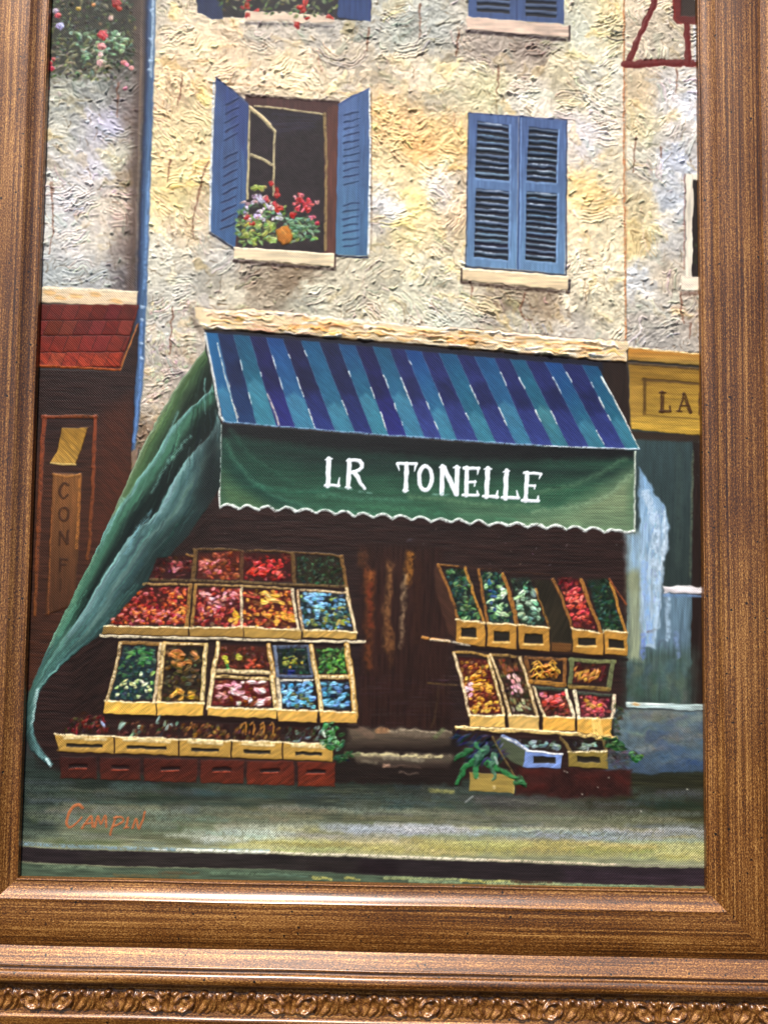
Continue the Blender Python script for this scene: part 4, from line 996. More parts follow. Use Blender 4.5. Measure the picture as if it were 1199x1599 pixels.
stroke([(345, 664), (344, 720), (343, 790)], 3.2, (226, 230, 224), .95, .9, part('edge_trim', None, val), .08); stroke([(991, 706), (990, 770), (990, 831)], 3.4, (206, 214, 200), .9, .9, part('edge_trim', None, val), .15)
def Z(ox, oy, pts): return [(ox + x / 6, oy + y / 6) for x, y in pts]
WHT = (236, 240, 246)
def letter(o, strokes):
    L = part('letter', None, val)
    for pts, wd in strokes:
        stroke(Z(o[0], o[1], pts), wd, WHT, 1, .9, L, 0, .8, tex=.05, wob=.7, weave=.25, add=False)
A_, B_ = (480, 690), (670, 690)
letter(A_, [([(200, 160), (192, 412)], 7.8), ([(168, 407), (298, 407)], 4.6), ([(300, 335), (292, 405)], (2, 5)), ([(172, 166), (232, 160)], 2.4)])
letter(A_, [([(392, 168), (382, 426)], 7.4), ([(385, 174), (440, 168), (490, 178), (512, 205), (512, 238), (485, 268), (415, 288)], 5.6), ([(440, 290), (472, 330), (495, 395), (538, 438)], (7.5, 5)), ([(358, 428), (408, 430)], 3), ([(368, 178), (395, 172)], 3)])
letter(A_, [([(842, 200), (1020, 205)], 4.8), ([(842, 205), (862, 272)], (5, 1.6)), ([(1022, 205), (1002, 275)], (5, 1.6)), ([(930, 205), (920, 455)], 7), ([(900, 455), (942, 457)], 3)])
letter(A_, [([(1105 + 62 * math.cos(t), 338 + 112 * math.sin(t)) for t in np.linspace(0, 6.3, 20)], 6.4)])
letter(B_, [([(125, 228), (118, 485)], 7.6), ([(142, 245), (250, 488)], 7.4), ([(262, 240), (252, 490)], 7.6), ([(98, 240), (150, 230)], 3), ([(228, 242), (288, 240)], 3)])
letter(B_, [([(352, 245), (345, 500)], 7), ([(325, 246), (462, 250)], 5), ([(460, 250), (452, 305)], (4.5, 2)), ([(350, 378), (430, 376)], 4.2), ([(428, 365), (420, 412)], 2.6), ([(312, 496), (455, 500)], 4.6), ([(444, 460), (452, 500)], (2, 4))])
letter(B_, [([(548, 252), (535, 515)], 7.6), ([(505, 508), (640, 515)], 4.8), ([(640, 460), (630, 515)], (2, 5)), ([(515, 258), (578, 252)], 2.8)])
letter(B_, [([(722, 272), (712, 528)], 7.6), ([(680, 520), (840, 525)], 4.8), ([(820, 460), (832, 525)], (2, 5)), ([(690, 282), (748, 275)], 2.6)])
letter(B_, [([(915, 292), (902, 550)], 7), ([(885, 292), (1045, 300)], 4.6), ([(1047, 300), (1030, 345)], (4.5, 2)), ([(915, 415), (990, 410)], 4.2), ([(992, 400), (985, 438)], 2.6), ([(873, 550), (1020, 552)], 5), ([(1018, 505), (1016, 552)], (2, 4))])
for x, y, l_ in ((528, 762, 22), (560, 768, 20), (676, 772, 20), (690, 770, 10)): stroke([(x, y), (x + l_, y + 2)], 3, (150, 186, 176), .6, .4, 0, .25, 1.2)

# ---- green side curtain of the awning
dr = part('side_curtain', 'long green side curtain falling from the awning to the pavement')
DL = [(321, 545), (300, 572), (270, 614), (240, 668), (222, 702), (196, 760), (172, 812), (150, 862), (130, 902), (108, 946), (84, 994), (72, 1018), (54, 1062), (43, 1094), (38, 1120), (38, 1146), (50, 1172), (78, 1198)]
DR = [(84, 1194), (66, 1172), (54, 1146), (52, 1130), (58, 1100), (63, 1080), (76, 1060), (100, 1036), (126, 1014), (160, 990), (186, 960), (215, 930), (250, 886), (292, 838), (330, 784), (344, 760), (345, 664), (332, 600)]
fill(DL + DR, (54, 84, 80), dr, 1, 1.2, .5, 1.2, .16, 's', ((300, 640), (120, 960), (64, 96, 98)))
KEYS = [(545, [(0, (84, 106, 70)), (.5, (58, 78, 58)), (1, (40, 52, 44))]),
        (600, [(0, (118, 140, 104)), (.18, (84, 112, 76)), (.4, (66, 92, 62)), (.62, (40, 54, 44)), (.85, (36, 50, 44)), (1, (30, 40, 38))]),
        (660, [(0, (150, 166, 140)), (.08, (100, 126, 88)), (.22, (70, 98, 66)), (.36, (40, 54, 44)), (.46, (44, 66, 54)), (.54, (86, 132, 114)), (.64, (60, 100, 84)), (.76, (34, 50, 46)), (1, (28, 36, 36))]),
        (720, [(0, (150, 166, 152)), (.08, (100, 124, 96)), (.22, (58, 82, 62)), (.32, (42, 60, 52)), (.38, (122, 172, 160)), (.48, (76, 124, 98)), (.60, (38, 60, 54)), (.67, (60, 96, 88)), (.72, (150, 182, 166)), (.78, (78, 112, 104)), (.90, (40, 56, 54)), (1, (34, 44, 44))]),
        (780, [(0, (132, 150, 138)), (.10, (78, 88, 72)), (.18, (56, 76, 66)), (.24, (130, 182, 188)), (.36, (92, 142, 134)), (.48, (76, 122, 96)), (.57, (36, 62, 58)), (.64, (142, 182, 188)), (.72, (90, 134, 134)), (.80, (122, 152, 128)), (.90, (54, 82, 78)), (1, (40, 58, 58))]),
        (850, [(0, (120, 162, 152)), (.12, (96, 138, 100)), (.26, (66, 102, 78)), (.37, (42, 66, 58)), (.43, (124, 168, 174)), (.55, (80, 114, 114)), (.68, (104, 138, 138)), (.80, (62, 96, 92)), (1, (48, 74, 72))]),
        (920, [(0, (110, 152, 116)), (.2, (70, 106, 76)), (.40, (44, 68, 58)), (.48, (104, 144, 154)), (.60, (112, 138, 138)), (.75, (62, 96, 96)), (1, (48, 74, 74))]),
        (980, [(0, (96, 136, 112)), (.22, (62, 96, 78)), (.34, (114, 152, 160)), (.5, (74, 108, 104)), (.7, (54, 86, 82)), (.86, (80, 120, 114)), (1, (44, 70, 66))]),
        (1040, [(0, (70, 106, 100)), (.35, (92, 132, 126)), (.65, (56, 90, 84)), (.9, (100, 146, 140)), (1, (60, 90, 86))]),
        (1100, [(0, (52, 80, 76)), (.4, (70, 106, 100)), (.72, (110, 150, 148)), (.85, (186, 212, 210)), (1, (90, 130, 130))]),
        (1150, [(0, (40, 58, 56)), (.5, (58, 86, 84)), (.85, (100, 140, 140)), (1, (60, 84, 84))]),
        (1200, [(0, (56, 84, 84)), (.5, (150, 194, 194)), (1, (76, 106, 106))])]
def drape_rows():
    """folds: the colour across the curtain at eleven heights, blended between them and brushed lengthwise"""
    w = win(30, 540, 350, 1205)
    x, y = XX[w] + 1.6 * WOBX[w] + 2.2 * TEX['s'][w], YY[w] + 2 * WOBY[w]
    dl, drr = np.array(DL), np.array(DR[::-1] )
    drr = drr[np.argsort(drr[:, 1])]
    xl = np.interp(y, dl[:, 1], dl[:, 0]); xr = np.interp(y, drr[:, 1], drr[:, 0])
    s_ = np.clip((x - xl) / np.maximum(xr - xl, 3) + .015 * TEX['s'][w], 0, 1)
    out = np.zeros(x.shape + (3,), np.float32)
    cols = [np.stack([np.interp(s_, [q[0] for q in ks], [q[1][c] for q in ks]) for c in range(3)], -1) for _, ks in KEYS]
    yk = [k[0] for k in KEYS]
    for i in range(len(KEYS) - 1):
        t = np.clip((y - yk[i]) / (yk[i + 1] - yk[i]), 0, 1)
        m = (y >= yk[i]) & (y <= yk[i + 1] if i == len(KEYS) - 2 else y < yk[i + 1])
        t = (t * t * (3 - 2 * t))[..., None]
        out = np.where(m[..., None], cols[i] * (1 - t) + cols[i + 1] * t, out)
    al = (LB[w] == dr).astype(np.float32) * np.clip(out.sum(-1), 0, 1)
    out = out / 255 * (1 + .10 * TEX['s'][w] + .05 * FINE[w])[..., None]
    lay(w, al, np.clip(out, 0, 1), .5 + .25 * TEX['s'][w] + .6 * out.mean(-1), 0, .75)
drape_rows()
def fold_sheet(edge_pts, prof, y0, y1, fade=40):
    """one hanging fold: bright along its leading edge, falling into shade away from it"""
    E = np.array(edge_pts, float); E = E[np.argsort(E[:, 1])]
    w = win(30, y0, 352, y1 + fade)
    y = YY[w] + 2 * WOBY[w]
    x = XX[w] + .8 * WOBX[w] + .5 * TEX['s'][w]
    xe = np.interp(y, E[:, 1], E[:, 0])
    dist = (x - xe) * .86
    q = np.maximum(dist, 0) * (1 + .12 * BLOT[w]) + 1.5 * TEX['s'][w]
    col = np.stack([np.interp(q, [p_[0] for p_ in prof], [p_[1][c] for p_ in prof]) for c in range(3)], -1)
    al = np.clip(.5 + dist / 2.4, 0, 1) * np.clip((YY[w] - y0) / 14, 0, 1) * np.clip((y1 + fade - YY[w]) / fade, 0, 1) * (LB[w] == dr)
    col = col / 255 * (1 + .10 * TEX['s'][w] + .06 * FINE[w] + .05 * BLOT[w])[..., None]
    lay(w, al.astype(np.float32), np.clip(col, 0, 1).astype(np.float32), (.5 + .3 * TEX['s'][w] + 1.6 * np.exp(-(dist / 9) ** 2)).astype(np.float32), 0, .7)
fold_sheet(DL[:14], [(0, (140, 158, 130)), (4, (104, 130, 92)), (12, (82, 112, 76)), (20, (58, 82, 58)), (28, (28, 40, 33)), (60, (24, 33, 30))], 530, 900)
fold_sheet([(333, 596), (327, 613), (293, 640), (267, 670), (243, 713), (213, 753), (187, 793), (165, 822), (135, 880), (113, 920), (92, 958), (70, 1018)],
           [(0, (112, 158, 148)), (3, (138, 184, 178)), (8, (92, 140, 118)), (16, (74, 120, 98)), (22, (44, 72, 60)), (28, (24, 38, 35)), (80, (24, 33, 32))], 590, 985)
fold_sheet([(340, 645), (333, 673), (317, 693), (290, 720), (273, 750), (260, 770), (247, 800), (200, 840), (177, 877), (150, 920), (127, 960), (96, 1000), (80, 1022)],
           [(0, (106, 150, 148)), (3, (150, 186, 184)), (9, (108, 146, 144)), (17, (74, 108, 108)), (26, (104, 134, 128)), (33, (64, 94, 92)), (46, (42, 62, 60)), (90, (34, 48, 48))], 640, 985)
fill([(318, 690), (346, 650), (346, 770), (322, 795), (308, 770)], (30, 38, 38), 0, .8, 12, .4, 2, .1, 's', only=[dr])
for k in range(230):                                # bristle marks down the folds
    s_ = rng.uniform(.03, .97); y0 = rng.uniform(560, 1080); l_ = rng.uniform(25, 90)
    dla, dra = np.array(DL), np.array(sorted(DR, key=lambda p_: p_[1]))
    yy = [y0, y0 + l_ * .5, y0 + l_]
    pp = [(np.interp(q, dla[:, 1], dla[:, 0]) * (1 - s_) + np.interp(q, dra[:, 1], dra[:, 0]) * s_ + rng.normal(0, .8), q) for q in yy]
    i_, j_ = int((pp[1][0] - GX[0]) / S), int((pp[1][1] - GY[0]) / S)
    stroke(pp, (rng.uniform(1.5, 4.5), 1.2), np.clip(C[j_, i_] * 255 * rng.uniform(.68, 1.42) + rng.normal(0, 4, 3), 0, 255), rng.uniform(.3, .7), .2, 0, .12, 1.0, only=[dr], wob=1.5)
def fold(pts, wd, col, a, soft=2.5, dry=.3): stroke(pts, wd, col, a, .25, 0, dry, soft, curve=True, only=[dr], wob=2, tex=.14, weave=.8)
fold([(290, 588), (262, 630), (238, 676), (222, 706), (205, 745)], (4, 3), (160, 176, 150), .7); fold([(296, 682), (262, 724), (236, 770)], (5, 3), (138, 188, 176), .7)
fold([(236, 798), (215, 830), (196, 866)], 5, (140, 188, 200), .7); fold([(150, 866), (126, 916), (100, 966), (78, 1010)], (4, 3), (134, 170, 138), .7)
fold([(62, 1078), (55, 1105), (51, 1130)], (5, 4), (190, 216, 214), .8, 1.5)
stroke([(74, 1186), (80, 1196)], 5, (196, 220, 220), .85, .9, 0, .15)

# ---- the crates
TAN, GLD, WHC = (150, 112, 62), (206, 164, 84), (240, 226, 190)
RED = [(170, 50, 38), (196, 66, 48), (206, 96, 92), (150, 36, 30), (214, 110, 44)]
PNK = [(196, 84, 84), (220, 140, 140), (170, 50, 46), (190, 60, 48), (214, 120, 60)]
ORG = [(206, 120, 52), (226, 168, 64), (186, 62, 40), (200, 76, 56), (214, 144, 50)]
BLU = [(110, 170, 206), (84, 140, 180), (60, 100, 90), (128, 186, 216), (150, 160, 76)]
GRN = [(58, 108, 66), (44, 82, 60), (84, 136, 78), (34, 60, 48), (70, 118, 90)]
def crate(label, area, dark, pal, n, rims=(), front=None, slot=None, fc=GLD, ln=(5, 10), wd=(4, 7), ang=(-40, 40), h=1.3, extra=()):
    """a painted crate: dark inside, dabbed produce, rim strokes and a front board"""
    L = part('crate', label)
    A = np.array(area)
    fill(area, dark, L, 1, 1.2, .2, 1, .25, 'n')
    if n:
        pr = part('produce', None, L, 'stuff')
        dabs(area, int(n * .9), [tuple(.5 * np.array(q) + .25 * np.array(dark)) for q in pal], (ln[0] * .9, ln[1]), wd, ang, h * .6, .9, pr)
        dabs(area, int(n * 1.25), pal, (ln[0] * .75, ln[1] * .85), (wd[0] * .75, wd[1] * .85), ang, h, .96, pr)
        for pts, k, pal2, l2, w2 in extra:
            dabs(pts, int(k * 1.25), pal2, (l2[0] * .75, l2[1] * .95), (w2[0] * .8, w2[1] * .9), ang, h * 1.15, .97, pr)
    for item in rims:
        pts, w_, c = item[:3]
        stroke(pts, w_, c, .95, .9, part('rim_board', None, L), item[3] if len(item) > 3 else .08, .8, wob=1.0, add=False)
        if sum(c) > 430:
            stroke(pts, w_ * .5, (246, 236, 208), .8, .5, 0, .42, .8, wob=1.4)
    if front:
        fb = part('front_board', None, L)
        fill(front, fc, fb, 1, .9, 1.0, 1.0, .16, 'e')
        if len(front) == 4 and fc[0] > 140:
            stroke([front[0], front[1]], 3.2, (246, 232, 190), .85, .9, 0, .22, wob=1.4)
        if slot:
            sx0, sy0, sx1, sy1 = slot
            so = part('hand_hole', None, L)
            fill([(sx0, sy0), (sx1, sy0 + 1.5), (sx1, sy1 + 1), (sx0, sy1)], (44, 38, 30), so, 1, .9, .0, 1, .2)
    return L
# left stand, back row
DK = (118, 92, 56)
crate('crate of dark red fruit half hidden by the green curtain, back row', [(246, 872), (300, 868), (299, 905), (232, 905)], (58, 26, 24), [(84, 34, 28), (110, 44, 34)], 26, [([(292, 866), (304, 868)], 4, TAN, .2)], extra=[([(264, 876), (286, 874), (284, 900), (262, 898)], 10, [(196, 120, 124), (160, 70, 70)], (5, 11), (4, 6))])
crate('crate of orange and pink fruit in the back row', [(311, 864), (374, 860), (374, 906), (308, 904)], (86, 36, 26), [(190, 100, 50), (150, 66, 40), (170, 80, 46)], 46, [([(303, 858), (340, 857), (376, 860)], 3.6, DK, .2), ([(306, 860), (302, 905)], 7, DK, .1)], extra=[([(312, 876), (344, 874), (344, 896), (312, 894)], 14, [(206, 124, 120), (196, 100, 96)], (6, 11), (4, 7))])
crate('crate of bright red fruit in the back row', [(381, 863), (454, 866), (457, 908), (379, 906)], (70, 28, 24), [(150, 44, 34), (110, 36, 30)], 26, [([(376, 860), (420, 860), (458, 864)], 3.2, DK, .25), ([(378, 862), (377, 906)], 6, (104, 72, 48), .15)], extra=[([(386, 876), (446, 872), (450, 904), (386, 902)], 34, [(220, 60, 50), (200, 50, 44), (226, 100, 90)], (6, 11), (4, 7))])
crate('crate of dark green leaves in the back row', [(462, 868), (531, 870), (539, 914), (463, 912)], (48, 40, 28), [(52, 84, 60), (44, 70, 50), (70, 104, 70), (40, 50, 36)], 60, [([(456, 863), (500, 865), (532, 868)], 3.6, DK, .2), ([(457, 864), (460, 912)], 6, DK, .12), ([(533, 868), (540, 912), (546, 940)], 5.5, (140, 106, 62), .08)], ln=(4, 8), wd=(3, 5), ang=(-80, 20))
for p in ([(236, 905), (300, 907), (376, 909)], [(380, 909), (460, 913), (540, 916)]): stroke(p, 4.2, (128, 106, 68), .9, .6, 0, .25)
# left stand, second row
crate('wide crate of red and orange fruit next to the green curtain', [(222, 918), (297, 917), (291, 975), (170, 977), (196, 946)], (74, 26, 22), RED, 120, [([(224, 912), (298, 913)], 4, (180, 146, 92), .15), ([(298, 914), (291, 984)], 6, (166, 128, 70), .1)], [(163, 978), (294, 980), (294, 993), (160, 990)], fc=(160, 128, 70), extra=[([(176, 955), (290, 950), (288, 974), (176, 974)], 30, [(216, 130, 130), (226, 120, 60)], (5, 9), (4, 6)), ([(262, 920), (294, 920), (290, 974), (272, 972)], 18, [(226, 160, 60), (220, 110, 50)], (5, 9), (4, 6))])
crate('crate of pink and crimson fruit in the second row', [(306, 918), (376, 918), (375, 978), (302, 977)], (74, 24, 26), PNK, 85, [([(305, 913), (376, 915)], 3.6, (180, 146, 92), .15), ([(306, 914), (299, 984)], 5, (176, 138, 76), .1)], [(296, 980), (380, 979), (380, 995), (296, 993)], fc=(172, 138, 74), extra=[([(310, 922), (372, 922), (370, 950), (312, 950)], 12, [(236, 170, 176), (224, 150, 156)], (7, 12), (5, 7)), ([(358, 950), (372, 950), (372, 976), (354, 976)], 7, [(232, 180, 56)], (8, 12), (5, 7))])
crate('crate of yellow and red fruit in the second row', [(381, 920), (455, 922), (466, 982), (380, 979)], (78, 28, 22), ORG, 70, [([(378, 916), (377, 980)], 5, (222, 200, 160), .1), ([(378, 915), (456, 919)], 3.6, (180, 150, 98), .15), ([(456, 920), (460, 945), (467, 984)], 4.6, (222, 204, 170), .08)], [(381, 979), (470, 984), (470, 998), (381, 995)], fc=(190, 156, 84), ang=(-10, 30), extra=[([(405, 922), (445, 928), (440, 946), (405, 942)], 10, [(236, 186, 70), (238, 200, 110)], (9, 17), (5, 7)), ([(415, 955), (462, 958), (464, 978), (415, 976)], 16, [(230, 176, 60), (226, 150, 50)], (7, 12), (5, 8))])
crate('crate of blue and green produce at the end of the second row', [(468, 925), (541, 927), (551, 984), (473, 982)], (42, 46, 48), BLU, 80, [([(465, 921), (500, 923), (541, 926)], 4, (196, 166, 120), .15), ([(464, 922), (468, 950), (474, 984)], 5, (200, 160, 116), .1), ([(541, 920), (547, 950), (555, 987)], 5.5, (214, 190, 146), .1)], [(473, 983), (557, 987), (556, 999), (473, 995)], fc=(202, 166, 92), ang=(-10, 40), extra=[([(474, 926), (506, 926), (508, 955), (478, 955)], 16, [(120, 180, 220), (140, 196, 226)], (8, 14), (5, 8)), ([(500, 955), (545, 945), (548, 978), (505, 978)], 18, [(160, 160, 70), (180, 176, 80), (70, 110, 90)], (6, 10), (4, 6))])
shf = part('shelf', 'long white shelf edge under the second row of the left stand')
stroke([(158, 993), (330, 997), (450, 1001), (568, 1003)], (4.4, 5), (224, 212, 182), .97, 1.0, shf, .05, wob=1.2)
stroke([(158, 998), (330, 1002), (560, 1007)], 4, (30, 20, 20), .8, .1)
# left stand, third row
crate('tall crate of green and cream vegetables, left end of the third row', [(194, 1008), (245, 1009), (240, 1092), (172, 1092)], (40, 52, 56), [(60, 96, 70), (48, 78, 80), (36, 56, 66), (80, 120, 84)], 80, [([(188, 1003), (220, 1004), (252, 1006)], 5.5, (160, 124, 70), .05), ([(189, 1004), (180, 1050), (168, 1096)], 6, (186, 160, 110), .06), ([(252, 1006), (247, 1050), (242, 1096)], 6, (196, 170, 130), .08)], [(164, 1094), (244, 1098), (244, 1117), (162, 1114)], fc=(232, 190, 92), extra=[([(180, 1060), (240, 1045), (238, 1090), (178, 1088)], 16, [(196, 206, 140), (216, 222, 186), (150, 176, 100)], (6, 11), (5, 7)), ([(200, 1012), (244, 1012), (240, 1040), (196, 1036)], 16, [(64, 124, 70), (90, 150, 90)], (8, 14), (4, 6))])
crate('tall crate of brown onions in the third row', [(262, 1010), (316, 1012), (313, 1096), (254, 1095)], (46, 36, 26), [(110, 84, 42), (84, 64, 36), (90, 80, 48)], 60, [([(257, 1004), (290, 1005), (322, 1007)], 5.5, (196, 160, 90), .06), ([(257, 1006), (252, 1050), (249, 1096)], 6.5, (214, 182, 112), .06), ([(322, 1007), (319, 1050), (316, 1098)], 7, (222, 196, 128), .06)], [(246, 1097), (319, 1098), (318, 1118), (246, 1117)], fc=(234, 190, 96), ln=(7, 13), wd=(5, 8), extra=[([(266, 1012), (312, 1012), (308, 1040), (268, 1040)], 14, [(186, 122, 56), (170, 110, 50)], (10, 17), (7, 10)), ([(264, 1074), (310, 1072), (310, 1092), (262, 1092)], 8, [(214, 160, 50), (206, 150, 60)], (8, 13), (6, 9))])
crate('small crate of brown fruit with two yellow ones, third row', [(344, 1007), (419, 1010), (421, 1044), (339, 1044)], (72, 36, 26), [(120, 58, 38), (100, 46, 32), (84, 44, 30)], 54, [([(341, 1004), (337, 1030), (332, 1050)], 6.5, (220, 190, 122), .06), ([(332, 1047), (380, 1049), (424, 1050)], 7, (222, 196, 140), .12), ([(420, 1008), (424, 1034), (427, 1056)], 7, (206, 164, 86), .05)], extra=[([(380, 1028), (412, 1030), (412, 1044), (380, 1044)], 10, [(186, 80, 50), (170, 70, 44)], (7, 11), (5, 7)), ([(350, 1026), (358, 1026), (358, 1036), (350, 1036)], 3, [(210, 196, 70)], (9, 11), (8, 9)), ([(368, 1023), (376, 1023), (376, 1032), (368, 1032)], 3, [(206, 200, 80)], (8, 10), (7, 9)), ([(352, 1038), (360, 1038), (360, 1046), (352, 1046)], 3, [(70, 150, 80)], (6, 9), (5, 6))])
crate('crate of pale pink fruit at the front of the third row', [(336, 1062), (419, 1063), (424, 1103), (331, 1101)], (96, 34, 30), [(120, 44, 36), (140, 60, 40), (176, 120, 50)], 40, [([(336, 1056), (380, 1058), (424, 1060)], 5, (200, 166, 92), .12), ([(334, 1050), (330, 1075), (326, 1106)], 7, (230, 206, 150), .06), ([(424, 1056), (428, 1080), (432, 1108)], 7.5, (226, 196, 130), .06)], [(326, 1104), (432, 1107), (433, 1122), (325, 1118)], fc=(226, 186, 100), extra=[([(334, 1062), (420, 1062), (424, 1100), (333, 1100)], 26, [(232, 190, 196), (240, 212, 214), (222, 160, 166)], (9, 15), (6, 9))])
crate('small crate with blue rim holding green and yellow produce', [(434, 1012), (482, 1012), (487, 1052), (436, 1052)], (38, 46, 44), [(44, 64, 52), (34, 48, 56), (60, 80, 56)], 36, [([(428, 1010), (480, 1009)], 5, (92, 106, 130), .2), ([(430, 1010), (433, 1056)], 5.5, (124, 138, 160), .08), ([(481, 1010), (488, 1054)], 6, (96, 108, 128), .08), ([(433, 1056), (486, 1056)], 5, (96, 110, 136), .12)], extra=[([(442, 1022), (472, 1026), (474, 1044), (442, 1044)], 18, [(170, 160, 50), (140, 150, 60)], (4, 8), (3, 5)), ([(450, 1046), (460, 1048), (456, 1056), (448, 1054)], 4, [(34, 40, 120)], (6, 9), (4, 5))])
crate('crate of light blue fruit in the third row', [(438, 1063), (487, 1063), (493, 1107), (438, 1105)], (36, 36, 44), BLU[:2], 20, [([(434, 1062), (488, 1062)], 3.6, (216, 216, 206), .2), ([(433, 1060), (436, 1084), (438, 1110)], 6, (226, 210, 176), .06)], [(433, 1108), (497, 1111), (495, 1128), (436, 1126)], fc=(226, 182, 96), ln=(7, 12), wd=(5, 8), extra=[([(440, 1064), (486, 1064), (490, 1104), (440, 1104)], 26, [(110, 176, 222), (130, 196, 232), (90, 150, 200)], (8, 13), (6, 8)), ([(455, 1078), (490, 1088), (490, 1104), (460, 1104)], 10, [(110, 120, 76), (90, 104, 70)], (7, 10), (5, 6))])
crate('small crate of green leaves at the right end of the third row', [(496, 1012), (538, 1013), (543, 1052), (499, 1052)], (48, 46, 28), [(64, 124, 58), (90, 160, 76), (50, 92, 50), (120, 170, 80)], 56, [([(486, 1008), (490, 1034), (496, 1060)], 7.5, (206, 168, 92), .05), ([(498, 1057), (544, 1057)], 7, (220, 186, 116), .12)], ln=(5, 10), wd=(4, 6), ang=(-70, 40))
crate('crate of blue fruit at the right end of the third row', [(500, 1064), (543, 1064), (549, 1108), (502, 1106)], (36, 38, 42), [(56, 88, 100), (70, 110, 130)], 22, [([(495, 1060), (499, 1086), (503, 1114)], 7.5, (224, 194, 128), .05), ([(541, 1008), (548, 1050), (556, 1120)], 9, (214, 172, 90), .05)], [(500, 1110), (557, 1113), (558, 1129), (501, 1128)], fc=(228, 182, 96), ln=(7, 12), wd=(5, 8), ang=(-25, 15), extra=[([(502, 1066), (542, 1066), (546, 1104), (504, 1104)], 22, [(104, 166, 206), (90, 146, 190), (124, 186, 220)], (8, 13), (5, 8))])
stroke([(162, 1119), (330, 1122), (440, 1131), (558, 1134)], 6, (34, 22, 18), .85, .1, 0, .05, 1.5)
# left stand, bottom row of ochre crates and the red crates below
xs = [(87, 179), (181, 279), (281, 361), (363, 441), (443, 520)]
pals = [[(120, 40, 36), (96, 34, 30), (70, 58, 36), (140, 46, 40)], [(110, 74, 44), (84, 50, 34), (130, 160, 140), (100, 60, 40)], [(160, 116, 50), (140, 96, 46), (110, 70, 40)], [(150, 106, 50), (110, 72, 40), (84, 56, 36)], [(120, 140, 130), (64, 60, 44), (50, 44, 36)]]
names = ['ochre crate of dark red produce at the left end of the bottom row', 'second ochre crate of the bottom row, with pale green leaves', 'middle ochre crate of the bottom row, with golden produce', 'fourth ochre crate of the bottom row, with brown bulbs', 'last ochre crate of the bottom row, beside the small green plant']
for i, (a_, b_) in enumerate(xs):
    ya, yb = 1147 + (a_ - 87) * .035, 1147 + (b_ - 87) * .035
    yc, yd = 1173 + (a_ - 87) * .036, 1173 + (b_ - 87) * .036
    if i == 0: ar = [(95, 1144), (122, 1112), (160, 1116), (178, 1146)]
    else: ar = [(a_ + 2, ya - 2), (a_ + 2, ya - 26), (b_ - 2, yb - 26), (b_ - 2, yb - 2)]
    crate(names[i], ar, (52, 28, 24), pals[i], 26 if i else 34, [], [(a_, ya), (b_, yb), (b_, yd), (a_ + (6 if i == 0 else 0), yc)], (a_ + 18, (ya + yc) / 2 + 1, b_ - 18, (ya + yc) / 2 + 6), (188, 152, 78), (6, 11), (4, 6), (-80, -10))
    stroke([(a_ + 14, ya + 4), (b_ - 14, yb + 4)], 5.5, (238, 226, 186), .85, .8, 0, .28, 1.2); stroke([(b_ + .5, yb), (b_ + .5, yd)], 1.6, (70, 48, 28), .8, -.2)
    stroke([(a_ + 4, yc - 2), (b_ - 4, yd - 2)], 4, (150, 116, 54), .6, .4, 0, .2)
dab(161, 1131, 12, 5, 1.0, (160, 178, 214), 1.3); dab(190, 1132, 15, 8, -.8, (150, 178, 164), 1.3); dab(247, 1122, 14, 5, -1, (140, 166, 158), 1.2); dab(262, 1136, 12, 5, -.9, (140, 156, 150), 1.2)
for i, x in enumerate((382, 394, 410, 425)): stroke([(x - 3, 1132), (x + 1, 1128), (x + 3, 1134), (x + 2, 1146)], 3, (170, 120, 56), .9, 1, 0, .1)
xr = [(95, 152), (157, 220), (226, 308), (314, 381), (386, 459), (465, 523)]
for i, (a_, b_) in enumerate(xr):
    L = part('crate', ['dark red crate at the left end of the lowest row', 'second dark red crate of the lowest row', 'long red crate of the lowest row with a bright slot', 'fourth red crate of the lowest row', 'fifth red crate of the lowest row', 'brick red crate at the right end of the lowest row'][i])
    y0, y1 = 1181 + i * 1.6, 1215 + i * 2.4
    t = i / 5
    fill([(a_, y0), (b_, y0 + 1), (b_, y1 + 1), (a_, y1)], (66 + 40 * t, 32 + 12 * t, 26 + 2 * t), L, 1, 1.4, .6, 1.2, .25, 'e')
    fill([(a_, y0 + 24), (b_, y0 + 24), (b_, y1 + 1), (a_, y1)], (96 + 26 * t, 44 + 8 * t, 28), 0, .5, 5, .6, 2, .3, 'e', only=[L])
    m = (a_ + b_) / 2
    fill([(m - 15, y0 + 12), (m + 14, y0 + 12), (m + 14, y0 + 18), (m - 15, y0 + 18)], (34, 18, 16), part('hand_hole', None, L), .95, 1.2, .1, 1.2)
    stroke([(m - 14, y0 + 20), (m + 12, y0 + 19)], 2.6, (176, 82, 56), .8, .7, 0, .25)
# potted green at the end of the left stand
pl = part('green_plant', 'small bright green plant at the right end of the left crates')
dabs([(502, 1132), (520, 1126), (536, 1150), (538, 1168), (522, 1180), (500, 1160)], 46, [(54, 120, 62), (70, 140, 80), (40, 84, 50), (120, 160, 120)], (6, 13), (4, 7), (-80, 40), 1.3, .95, pl)
dabs([(520, 1178), (552, 1172), (550, 1186), (524, 1192)], 22, [(50, 104, 62), (40, 84, 50)], (6, 10), (3, 5), (-60, 40), 1, .9, pl)
dab(505, 1146, 13, 6, 1.2, (190, 204, 186), 1.3)

